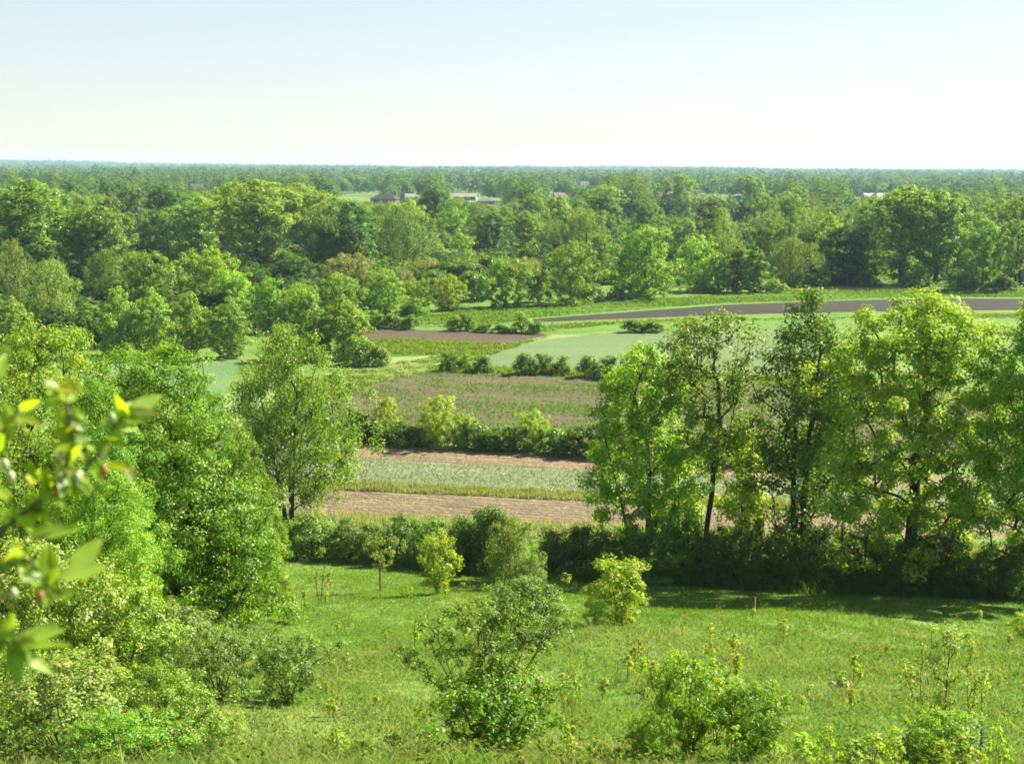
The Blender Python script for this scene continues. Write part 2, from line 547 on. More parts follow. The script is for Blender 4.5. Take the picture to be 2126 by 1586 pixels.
xs_half = axis([(0, 60, 1.5), (60, 200, 10), (200, 1000, 50), (1000, 7001, 250)])
xs = np.unique(np.concatenate([-xs_half, xs_half]))
ys = axis([(-200, -20, 20), (-20, 90, 1.0), (90, 400, 20), (400, 1200, 50), (1200, 9501, 150)])
X, Y = np.meshgrid(xs, ys)
Z = G(X, Y)
V = np.stack([X, Y, Z], -1).reshape(-1, 3)
nx, ny = len(xs), len(ys)
ii = (np.arange(ny - 1)[:, None] * nx + np.arange(nx - 1)[None]).ravel()
mesh_obj('ground', fast_mesh('ground', V, np.stack([ii, ii + 1, ii + nx + 1, ii + nx], 1), smooth=True), MAT['ground'], 'structure')

FIELD_POLYS = []


def field(name, pts, mat, level=1):
    P = np.array([at(*p) for p in pts]); P[:, 2] = -20.5 + .012 * level
    me = bpy.data.meshes.new(name)
    me.from_pydata([tuple(p) for p in P], [], [tuple(range(len(P)))])
    me.update()
    if me.polygons[0].normal.z < 0:
        me.flip_normals()
    FIELD_POLYS.append((name, P[:, :2]))
    mesh_obj(name, me, MAT[mat], 'structure')
    return P


field('lush_grass_verge', [(1090, 690), (1110, 672), (1400, 661), (2300, 648), (2300, 690), (1600, 684), (1290, 687)], 'lush', 1)
field('rough_grass_margin', [(740, 676), (860, 655), (1000, 632), (1300, 622), (1500, 608), (1650, 600), (2300, 598), (2300, 626), (1960, 620), (1500, 633), (1300, 648), (1110, 663), (1100, 690), (760, 682)], 'lush', 1)
field('dry_grass_bank', [(1640, 602), (1720, 596), (1800, 592), (1900, 592), (1960, 598), (1800, 602)], 'straw', 2)
field('grass_track', [(985, 711), (1060, 712), (1145, 696), (1290, 688), (1180, 700), (1090, 713), (1000, 743), (955, 757), (890, 771), (760, 800), (600, 850), (300, 884), (300, 850), (560, 800), (735, 765), (800, 742), (905, 737)], 'track', 1)
field('wheat_field', [(945, 758), (1000, 743), (1090, 712), (1290, 690), (1600, 687), (1720, 689), (1745, 788), (1700, 786), (1200, 770)], 'wheat', 2)
field('oat_field', [(160, 743), (500, 747), (462, 826), (120, 828)], 'blue_wheat', 2)
field('ploughed_field', [(510, 684), (760, 682), (1145, 695), (1060, 713), (900, 707), (510, 696)], 'brown_soil', 2)
field('clover_plot', [(700, 703), (800, 704), (985, 712), (905, 738), (780, 740), (700, 738)], 'clover', 3)
field('dark_ploughed_field', [(1106, 663), (1300, 649), (1500, 634), (1700, 626), (1960, 620), (2126, 621), (2300, 622), (2300, 642), (1800, 647), (1600, 651), (1400, 658), (1110, 669)], 'dark_soil', 3)
corn = field('corn_field', [(890, 771), (1200, 781), (1700, 801), (2300, 828), (2300, 980), (1240, 938), (700, 908), (250, 884), (600, 852), (760, 801)], 'seed_soil', 2)
field('upper_stubble_strip', [(250, 898), (700, 922), (1240, 950), (2300, 1004), (2300, 1033), (1240, 978), (700, 950), (250, 926)], 'stubble', 1)
hay = field('hay_strip', [(250, 926), (700, 950), (1240, 978), (2300, 1033), (2300, 1090), (1230, 1040), (730, 1018), (250, 997)], 'hay', 2)
field('lower_stubble_strip', [(250, 997), (730, 1018), (1230, 1040), (2300, 1090), (2300, 1152), (1290, 1096), (700, 1072), (250, 1050)], 'stubble', 1)
field('fringe_strip', [(250, 1050), (700, 1072), (1290, 1096), (2300, 1152), (2300, 1190), (1290, 1128), (700, 1100), (250, 1080)], 'hay', 3)


# ------------------------------------------------------------------ blades of grass and crops (nobody could count them)
def poly_points(rng, pts, n):
    P = np.array([at(*p)[:2] for p in pts])
    lo, hi = P.min(0), P.max(0)
    out = np.zeros((0, 2))
    while len(out) < n:
        q = rng.uniform(lo, hi, (n * 2, 2))
        c = np.zeros(len(q), bool)
        j = len(P) - 1
        for i in range(len(P)):
            a, b = P[i], P[j]
            with np.errstate(divide='ignore', invalid='ignore'):
                t = ((a[1] > q[:, 1]) != (b[1] > q[:, 1])) & (q[:, 0] < (b[0] - a[0]) * (q[:, 1] - a[1]) / (b[1] - a[1]) + a[0])
            c ^= t
            j = i
        out = np.concatenate([out, q[c]])
    return out[:n]


def vnoise(x, y, s, seed=0):
    r = np.random.default_rng(seed)
    v = np.zeros_like(x)
    for o in range(5):
        k = 2 ** o / s
        a = r.uniform(0, 6.28, 4); th = r.uniform(0, 3.14, 2)
        v += (np.sin((x * math.cos(th[0]) + y * math.sin(th[0])) * k * 6.28 + a[0]) * np.sin((x * math.cos(th[1]) - y * math.sin(th[1])) * k * 5.1 + a[1])) / (1 + .7 * o)
    return v / 1.6


def blades(name, label_pts, rng, h, wid, c0, c1, lean=.35, mat='grass', clump=0):
    x, y = label_pts[:, 0], label_pts[:, 1]
    n = len(x)
    b = np.stack([x, y, G(x, y) + .0], 1)
    b[:, 2] = np.maximum(b[:, 2], np.where((y > 79), -20.5, -99))
    th = rng.uniform(0, 6.28, n)
    s = np.stack([np.cos(th), np.sin(th), np.zeros(n)], 1) * (wid / 2)[:, None]
    top = b + np.stack([rng.normal(size=n) * lean * h, rng.normal(size=n) * lean * h, h], 1)
    v = np.empty((n, 3, 3)); v[:, 0] = b - s; v[:, 1] = b + s; v[:, 2] = top
    k = rng.uniform(0, 1, (n, 1))
    col = c0 * (1 - k) + c1 * k
    me = fast_mesh(name, v.reshape(-1, 3), None, np.arange(n * 3).reshape(n, 3), tint=np.repeat(col, 3, axis=0))
    return mesh_obj(name, me, MAT[mat], 'stuff')


rng = np.random.default_rng(11)
# hillside meadow
n = 620000
yy = 14 + (76 - 14) * rng.uniform(0, 1, n) ** .95
xx = rng.uniform(-1, 1, n) * (yy * .39 + 3)
tall = np.clip((48 - yy) / 10, 0, 1)
patch = vnoise(xx, yy, 14, 3)
green = np.clip(.5 + .6 * patch + .25 * vnoise(xx, yy, 4, 5), 0, 1)
cA = np.array([.074, .180, .014]); cB = np.array([.124, .222, .024]); cN = np.array([.035, .03, .03]); cT = np.array([.25, .28, .10])
c0 = cA + (cB - cA) * green[:, None] + cN * np.clip((46 - yy) / 16, 0, 1)[:, None]
seedy = (rng.uniform(0, 1, n) < np.clip(.01 + .10 * tall + .14 * np.clip((62 - yy) / 14, 0, 1) * vnoise(xx, yy, 9, 8), 0, .55))
c0[seedy] = cT * rng.uniform(.7, 1.2, (seedy.sum(), 1))
h = (.045 + .05 * rng.uniform(0, 1, n) ** 2 + .05 * tall * rng.uniform(0, 1, n) ** 2) * (1 + .3 * patch) + seedy * .1
blades('meadow_grass', np.stack([xx, yy], 1), rng, h, .016 + .016 * rng.uniform(0, 1, n), c0, c0 * 1.2, .9)
# low broad leaved weeds tangled through the grass of the near slope
nc = 900
yc = 15 + (60 - 15) * rng.uniform(0, 1, nc) ** 1.7; xc = rng.uniform(-1, 1, nc) * (yc * .39 + 2)
per_ = 26
sz = rng.uniform(.12, .4, nc)
px_ = np.repeat(xc, per_) + rng.normal(size=nc * per_) * np.repeat(sz, per_) * .6; py_ = np.repeat(yc, per_) + rng.normal(size=nc * per_) * np.repeat(sz, per_) * .6
hz = np.abs(rng.normal(size=nc * per_)) * np.repeat(sz, per_) * .55 + .02
nr_ = unit(np.stack([rng.normal(size=nc * per_) * .5, rng.normal(size=nc * per_) * .5, np.ones(nc * per_)], 1))
wc = np.array([(.11, .20, .02), (.16, .22, .03), (.20, .21, .045), (.08, .155, .022), (.22, .24, .03), (.13, .13, .045)])[rng.integers(0, 6, nc)]
lv, lq, lt = leaf_mesh_data(rng, np.stack([px_, py_, G(px_, py_) + hz], 1), nr_, .075, .04, np.repeat(wc, per_, 0) * rng.uniform(.8, 1.2, (nc * per_, 1)))
mesh_obj('meadow_weeds', fast_mesh('meadow_weeds', lv, lq, tint=lt), MAT['grass'], 'stuff')
# hay strip tufts
p = poly_points(rng, [(250, 985), (730, 1003), (1230, 1025), (2300, 1075), (2300, 1090), (1230, 1041), (730, 1019), (250, 998)], 26000)
blades('hay_edge_grass', p, rng, .2 + .4 * rng.uniform(0, 1, len(p)) * np.clip(.5 + vnoise(p[:, 0], p[:, 1], 3, 4), .1, 1), np.full(len(p), .07), np.array([.14, .18, .065]), np.array([.23, .25, .12]), .25)
p = poly_points(rng, [(250, 926), (700, 950), (1240, 978), (2300, 1033), (2300, 1075), (1230, 1025), (730, 1003), (250, 985)], 16000)
blades('mown_hay', p, rng, .10 + .2 * rng.uniform(0, 1, len(p)), np.full(len(p), .06), np.array([.125, .165, .078]), np.array([.165, .195, .105]), .9)
p = poly_points(rng, [(250, 1050), (700, 1072), (1290, 1096), (2300, 1152), (2300, 1185), (1290, 1126), (700, 1098), (250, 1078)], 14000)
blades('fringe_grass', p, rng, .25 + .45 * rng.uniform(0, 1, len(p)), np.full(len(p), .06), np.array([.13, .18, .06]), np.array([.24, .27, .12]), .3)
p = poly_points(rng, [(520, 1148), (590, 1150), (700, 1160), (900, 1176), (1130, 1194), (1300, 1202), (1500, 1210), (1750, 1222), (2200, 1238), (2200, 1254), (1750, 1236), (1500, 1223), (1300, 1214), (1130, 1206), (900, 1187), (700, 1171), (520, 1158)], 15000)
blades('hedge_foot_grass', p, rng, .15 + .6 * rng.uniform(0, 1, len(p)) ** 2 * np.clip(.6 + vnoise(p[:, 0], p[:, 1], 4, 19), .1, 1.3), np.full(len(p), .04), np.array([.07, .15, .012]), np.array([.15, .19, .04]), .35)
# corn seedlings in rows
a0 = at(700, 908)[:2]; a1 = at(1240, 938)[:2]
u = (a1 - a0) / np.linalg.norm(a1 - a0); vv = np.array([-u[1], u[0]])
pts = poly_points(rng, [(890, 771), (1200, 781), (1700, 801), (2300, 828), (2300, 975), (1240, 934), (700, 905), (250, 882), (600, 852), (760, 801)], 62000)
rel = pts - a0
row = np.round((rel @ vv) / .9) * .9 + rng.normal(size=len(pts)) * .06
alng = rel @ u
pts = a0 + alng[:, None] * u + row[:, None] * vv
keep = rng.uniform(0, 1, len(pts)) < np.clip(.55 + .75 * vnoise(alng * .35, row * 1.6, 16, 21), .08, 1)
pts = pts[keep]
blades('corn_seedlings', pts, rng, .16 + .16 * rng.uniform(0, 1, len(pts)), np.full(len(pts), .10), np.array([.08, .17, .02]), np.array([.13, .24, .03]), .7)
# rough weeds along the far margins
for nm, poly, cnt, hh in (
        ('margin_weeds', [(860, 662), (1000, 640), (1300, 628), (1500, 612), (1650, 604), (2300, 600), (2300, 618), (1960, 617), (1500, 630), (1300, 645), (1110, 660), (1000, 680), (760, 680)], 42000, .5),
        ('verge_weeds', [(1110, 676), (1400, 664), (2300, 650), (2300, 660), (1600, 664), (1290, 672), (1130, 690)], 9000, .4),
        ('track_grass', [(985, 713), (1060, 714), (1145, 698), (1090, 715), (1000, 745), (890, 772), (760, 802), (600, 850), (560, 800), (735, 768), (905, 740)], 16000, .35),
        ('crop_edge_grass', [(930, 758), (1200, 768), (1700, 784), (1700, 803), (1200, 783), (880, 772)], 15000, .7),
        ('clover_leaves', [(700, 705), (800, 706), (980, 713), (905, 737), (780, 738), (700, 736)], 16000, .5)):
    p = poly_points(rng, poly, cnt)
    nz = np.clip(.5 + vnoise(p[:, 0], p[:, 1], 8, 33), .15, 1.2)
    blades(nm, p, rng, hh * nz * rng.uniform(.4, 1.2, len(p)), np.full(len(p), .16), np.array([.085, .17, .02]), np.array([.17, .24, .05]), .5)

# ------------------------------------------------------------------ kinds of plant
PR = {}


def proto(key, **kw):
    PR[key] = Proto(key, **kw)


# near trees, one each
proto('t_maple', seed=1, H=10.7, R=3.4, base=.12, shape='dome', n_cl=230, rc=.54, per=150, L=.15, W=.10, pal='maple', stems=2, r0=.15, lobes=.6, tipmix=.45, stray=14, spread=.35, lean=(-1.3, 0), tsk=.8)
proto('t_thin', seed=2, H=12.8, R=2.9, base=.40, shape='vase', n_cl=140, rc=.55, per=62, L=.16, W=.11, pal='elm', stems=1, r0=.135, lobes=.4, tipmix=.2, fill=.7, stray=8, ttop=-.12)
proto('t_ash', seed=3, H=13.8, R=3.0, base=.14, shape='egg', n_cl=210, rc=.65, per=95, L=.18, W=.12, pal='ash', stems=2, r0=.17, lobes=.4, tipmix=.15, stray=8, spread=.12)
proto('t_big', seed=4, H=13.8, R=4.6, base=.08, shape='dome', n_cl=420, rc=.56, per=165, L=.15, W=.10, pal='maple', stems=1, r0=.3, lobes=.3, tipmix=.5, stray=20, ttop=.3, tsk=.6)
proto('t_edge', seed=5, H=13.8, R=4.0, base=.12, shape='egg', n_cl=340, rc=.58, per=155, L=.15, W=.10, pal='boxelder', stems=1, r0=.26, lobes=.3, tipmix=.4, stray=16, ttop=.3, tsk=.65)
proto('t_elm', seed=6, H=11.3, R=3.6, base=.10, shape='egg', n_cl=280, rc=.58, per=125, L=.15, W=.085, pal='elm', stems=3, r0=.12, lobes=.5, droop=.7, tipmix=.4, stray=22, spread=.42, tsk=.85)
proto('t_locust', seed=7, H=9, R=4.0, base=.0, shape='skirt', n_cl=520, rc=.50, per=150, L=.10, W=.066, pal='locust', tsk=1.0, stems=2, r0=.16, lobes=.3, tipmix=.3, squash=.5, stray=14, spread=.3)
proto('t_tips', seed=8, H=9.5, R=3.6, base=.0, shape='dome', tsk=.95, n_cl=360, rc=.54, per=165, L=.105, W=.07, pal='boxelder', stems=2, r0=.18, lobes=.3, tipmix=.6, stray=8)
proto('t_young', seed=9, H=6, R=1.6, base=.1, shape='egg', n_cl=60, rc=.5, per=80, L=.17, W=.12, pal='lime', r0=.07, lobes=.4, stray=4)
# middle distance
common = dict(k=5, twig=.03, tsk=1.05)
for i in range(3):
    proto(f'm_maple{i}', seed=20 + i, H=9, R=4.4, base=.0, shape='dome', n_cl=157, rc=0.72, per=80, L=0.27, W=0.20, pal=('maple', 'boxelder', 'lime')[i], r0=.22, lobes=.55, tipmix=.4, stray=10, **common)
for i in range(3):
    proto(f'm_round{i}', seed=30 + i, H=12, R=4.4, base=.0, shape=('round', 'egg', 'dome')[i], n_cl=175, rc=0.84, per=75, L=0.30, W=0.22, pal='green', r0=.24, lobes=.55, stray=9, **common)
for i in range(3):
    proto(f'm_willow{i}', seed=40 + i, H=11, R=4.6, base=.0, shape=('dome', 'round', 'dome')[i], n_cl=148, rc=0.87, per=95, L=0.32, W=0.12, pal='willow', r0=.25, lobes=.5, droop=.8, rnd=.4, stray=6, **common)
for i in range(2):
    proto(f'm_cotton{i}', seed=50 + i, H=16, R=4.8, base=.16, shape='vase', n_cl=262, rc=0.76, per=62, L=0.30, W=0.23, pal='cotton', ttop=.15, r0=.38, lobes=.45, stray=5, fill=.6, **common)
for i in range(2):
    proto(f'm_dark{i}', seed=60 + i, H=11, R=3.8, base=.0, shape=('round', 'egg')[i], n_cl=148, rc=0.76, per=85, L=0.27, W=0.22, pal='dark', r0=.25, lobes=.3, **common)
for i in range(2):
    proto(f'm_poplar{i}', seed=70 + i, H=8, R=2.8, base=.0, shape='egg', n_cl=131, rc=0.57, per=80, L=0.24, W=0.17, pal='poplar', r0=.13, lobes=.5, stray=9, up=.2, **common)
proto('m_column', seed=75, H=9, R=1.8, base=.02, shape='column', n_cl=96, rc=0.57, per=85, L=0.27, W=0.20, pal='boxelder', r0=.16, lobes=.3, **common)
proto('m_thin', seed=76, H=12, R=3.0, base=.3, shape='vase', n_cl=96, rc=0.61, per=45, L=0.26, W=0.19, pal='pale', r0=.2, lobes=.4, **common)
proto('m_silver', seed=77, H=6, R=5, base=.02, shape='bush', n_cl=131, rc=0.72, per=85, L=0.27, W=0.12, pal='silver', r0=.15, lobes=.3, droop=.5, **common)
proto('m_spruce', seed=78, H=12, R=2.6, base=.0, shape='cone', n_cl=140, rc=0.53, per=60, L=0.27, W=0.14, pal='spruce', r0=.2, lobes=.15, droop=.4, **common)
# shrubs
for i in range(4):
    proto(f's_hedge{i}', seed=80 + i, H=2.6, R=1.6, base=.0, shape='bush', n_cl=62, rc=.42, per=115, L=.125, W=.085, pal=('ash', 'shrub', 'ash', 'olive')[i], stems=3, r0=.05, lobes=.4, tipmix=.3, wood='stem', leaf='foliage', stray=6)
proto('s_pale', seed=85, H=3.4, R=1.5, base=.0, shape='egg', n_cl=70, rc=.4, per=110, L=.12, W=.055, pal='pale', stems=3, r0=.05, lobes=.35, droop=.3, wood='stem', leaf='foliage', stray=5)
for i in range(2):
    proto(f's_far{i}', seed=90 + i, H=2.4, R=1.6, base=.0, shape='bush', n_cl=34, rc=.5, per=75, L=.2, W=.14, pal=('shrub', 'boxelder')[i], stems=3, r0=.05, lobes=.4, wood='stem', leaf='foliage', stray=3)
proto('s_lime', seed=95, H=3, R=1.6, base=.02, shape='fan', n_cl=50, rc=.36, per=70, L=.13, W=.09, pal='lime', stems=4, r0=.035, lobes=.4, wood='stem', leaf='foliage', stray=6, bark='pale_bark')
proto('s_sapling', seed=96, H=2.6, R=1.2, base=.38, shape='vase', n_cl=34, rc=.26, per=34, L=.10, W=.06, pal='pale', stems=1, r0=.055, lobes=.5, wood='trunk', leaf='crown', bark='pale_bark', stray=4)
# foreground shrubs with small leaves
proto('f_centre', seed=101, H=3.2, R=1.5, base=.08, shape='fan', n_cl=170, rc=.16, per=52, L=.07, W=.038, pal='ash', stems=8, r0=.035, lobes=.7, tipmix=.45, wood='stem', leaf='foliage', leafmat='glossy_leaf', spread=.8, stray=34, twig=.007, fill=.6)
proto('f_round', seed=102, H=2.1, R=1.4, base=.05, shape='bush', n_cl=110, rc=.24, per=110, L=.07, W=.042, pal='olive', stems=5, r0=.03, lobes=.25, tipmix=.7, wood='stem', leaf='foliage', spread=.5, twig=.006, stray=8)
proto('f_yellow', seed=103, H=1.9, R=1.3, base=.06, shape='fan', n_cl=120, rc=.21, per=62, L=.085, W=.045, pal='boxelder', stems=6, r0=.025, lobes=.5, tipmix=.6, wood='stem', leaf='foliage', spread=.6, twig=.005, stray=30, droop=.2, fill=.45)
for i in range(2):
    proto(f'f_thicket{i}', seed=104 + i, H=2.8, R=1.8, base=.03, shape='dome', n_cl=210, rc=.25, per=72, L=.085, W=.05, pal=('pale', 'boxelder')[i], stems=6, r0=.03, lobes=.4, tipmix=.45, wood='stem', leaf='foliage', leafmat='glossy_leaf', spread=.6, twig=.006, stray=20)
proto('f_mound', seed=118, H=1.5, R=1.0, base=.14, shape='round', n_cl=110, rc=.17, per=80, L=.055, W=.034, pal='olive', stems=6, r0=.025, lobes=.45, tipmix=.7, wood='stem', leaf='foliage', spread=.5, twig=.005, stray=16, fill=.4)
proto('f_spray', seed=107, H=1.9, R=.75, base=.1, shape='column', n_cl=48, rc=.17, per=55, L=.055, W=.032, pal='pale', stems=1, r0=.03, lobes=.6, tipmix=.6, wood='stem', leaf='foliage', leafmat='glossy_leaf', stray=12, twig=.005)
for i in range(3):
    proto(f'f_weed{i}', seed=110 + i, H=.6, R=.16, base=.25, shape='column', n_cl=9, rc=.075, per=12, L=.075, W=.05, pal='weed', stems=1, r0=.009, lobes=.4, wood='stem', leaf='foliage', twig=.004, k=4)
proto('f_tall', seed=119, H=.8, R=.28, base=.1, shape='egg', n_cl=26, rc=.075, per=16, L=.07, W=.036, pal='lime', stems=3, r0=.009, lobes=.4, wood='stem', leaf='foliage', twig=.004, k=4, stray=5)
proto('f_bare', seed=114, H=1.2, R=.45, base=.3, shape='vase', n_cl=16, rc=.09, per=10, L=.06, W=.035, pal='olive', stems=2, r0=.014, lobes=.4, wood='stem', leaf='foliage', twig=.005, k=4)

KIND = {'m_maple': 'maple_tree', 'm_round': 'broadleaf_tree', 'm_willow': 'willow_tree', 'm_cotton': 'cottonwood_tree', 'm_dark': 'oak_tree', 'm_poplar': 'poplar_tree',
        'm_column': 'columnar_tree', 'm_thin': 'thin_tree', 'm_silver': 'willow_shrub', 'm_spruce': 'spruce_tree', 's_': 'shrub', 's_sapling': 'sapling'}


def kind_of(key):
    for k in (key, key.rstrip('0123456789'), key[:2]):
        if k in KIND:
            return KIND[k]
    return 'tree'


# ------------------------------------------------------------------ near trees
def put(key, px, by, ty, wpx, name, label, cat='tree', group=None, D=None, rot=None):
    if D and D < 24:
        D *= .91
    b, H, Wd = place(px, by, ty, wpx, D)
    return plant(PR[key], b, H, Wd, name, label, cat, group, rot)


G_NEAR = 'big trees along the near hedge'
put('t_maple', 1330, 1186, 722, 325, 'maple_tree', 'yellow green bushy maple just left of the thin open tree in the near hedge', group=G_NEAR, rot=0)
put('t_thin', 1470, 1196, 648, 262, 'elm_tree', 'thin airy tree with bare dark forked trunk and sparse high crown', group=G_NEAR, rot=1.0)
put('t_ash', 1662, 1210, 606, 275, 'ash_tree', 'dark sparse tree with twin black trunks beside the biggest maple', group=G_NEAR, rot=2.2)
put('t_big', 1886, 1228, 618, 440, 'maple_tree', 'largest yellow green maple with broad full crown and stout trunk', group=G_NEAR, rot=.0)
put('t_edge', 2130, 1240, 612, 330, 'maple_tree', 'yellow green maple cut off by the photo edge beyond the biggest maple', group=G_NEAR, rot=1.3)
put('t_young', 1535, 1200, 885, 130, 'young_maple', 'bright young maple below the gap between thin tree and twin trunks', group=G_NEAR)
put('t_young', 1405, 1190, 915, 120, 'young_maple', 'bright leafy young tree at the foot of the thin open tree', group=G_NEAR)
put('t_elm', 600, 1062, 684, 330, 'elm_tree', 'light olive feathery tree with three dark trunks before the stubble strips', D=79, group=G_NEAR, rot=.9)
put('t_locust', 345, 1300, 728, 500, 'locust_tree', 'large vivid green tree with layered boughs reaching down to the meadow', D=46, rot=.5)
put('t_tips', 85, 1300, 682, 360, 'maple_tree', 'big yellow tipped maple behind the blurred branch', D=50, rot=2.0)
put('t_locust', 500, 1296, 905, 200, 'locust_tree', 'low vivid green tree leaning out over the meadow from the layered tree', D=47.5, rot=1.9)
put('t_tips', 190, 1300, 960, 260, 'young_maple', 'dense low maple filling the gap under the vivid green trees', D=37, rot=4)
put('t_tips', 255, 1300, 732, 270, 'maple_tree', 'yellow tipped maple standing just before the oat field', D=53, rot=5)
put('t_locust', 425, 1300, 806, 230, 'locust_tree', 'vivid green tree between the layered tree and the feathery olive tree', D=49, rot=2.7)
put('t_tips', -130, 1300, 760, 300, 'maple_tree', 'green maple half outside the frame beyond the blurred branch', D=44, rot=.3)
put('t_locust', 205, 1300, 800, 340, 'locust_tree', 'vivid green tree squeezed between the layered tree and yellow tipped maple', D=42, rot=3.5)

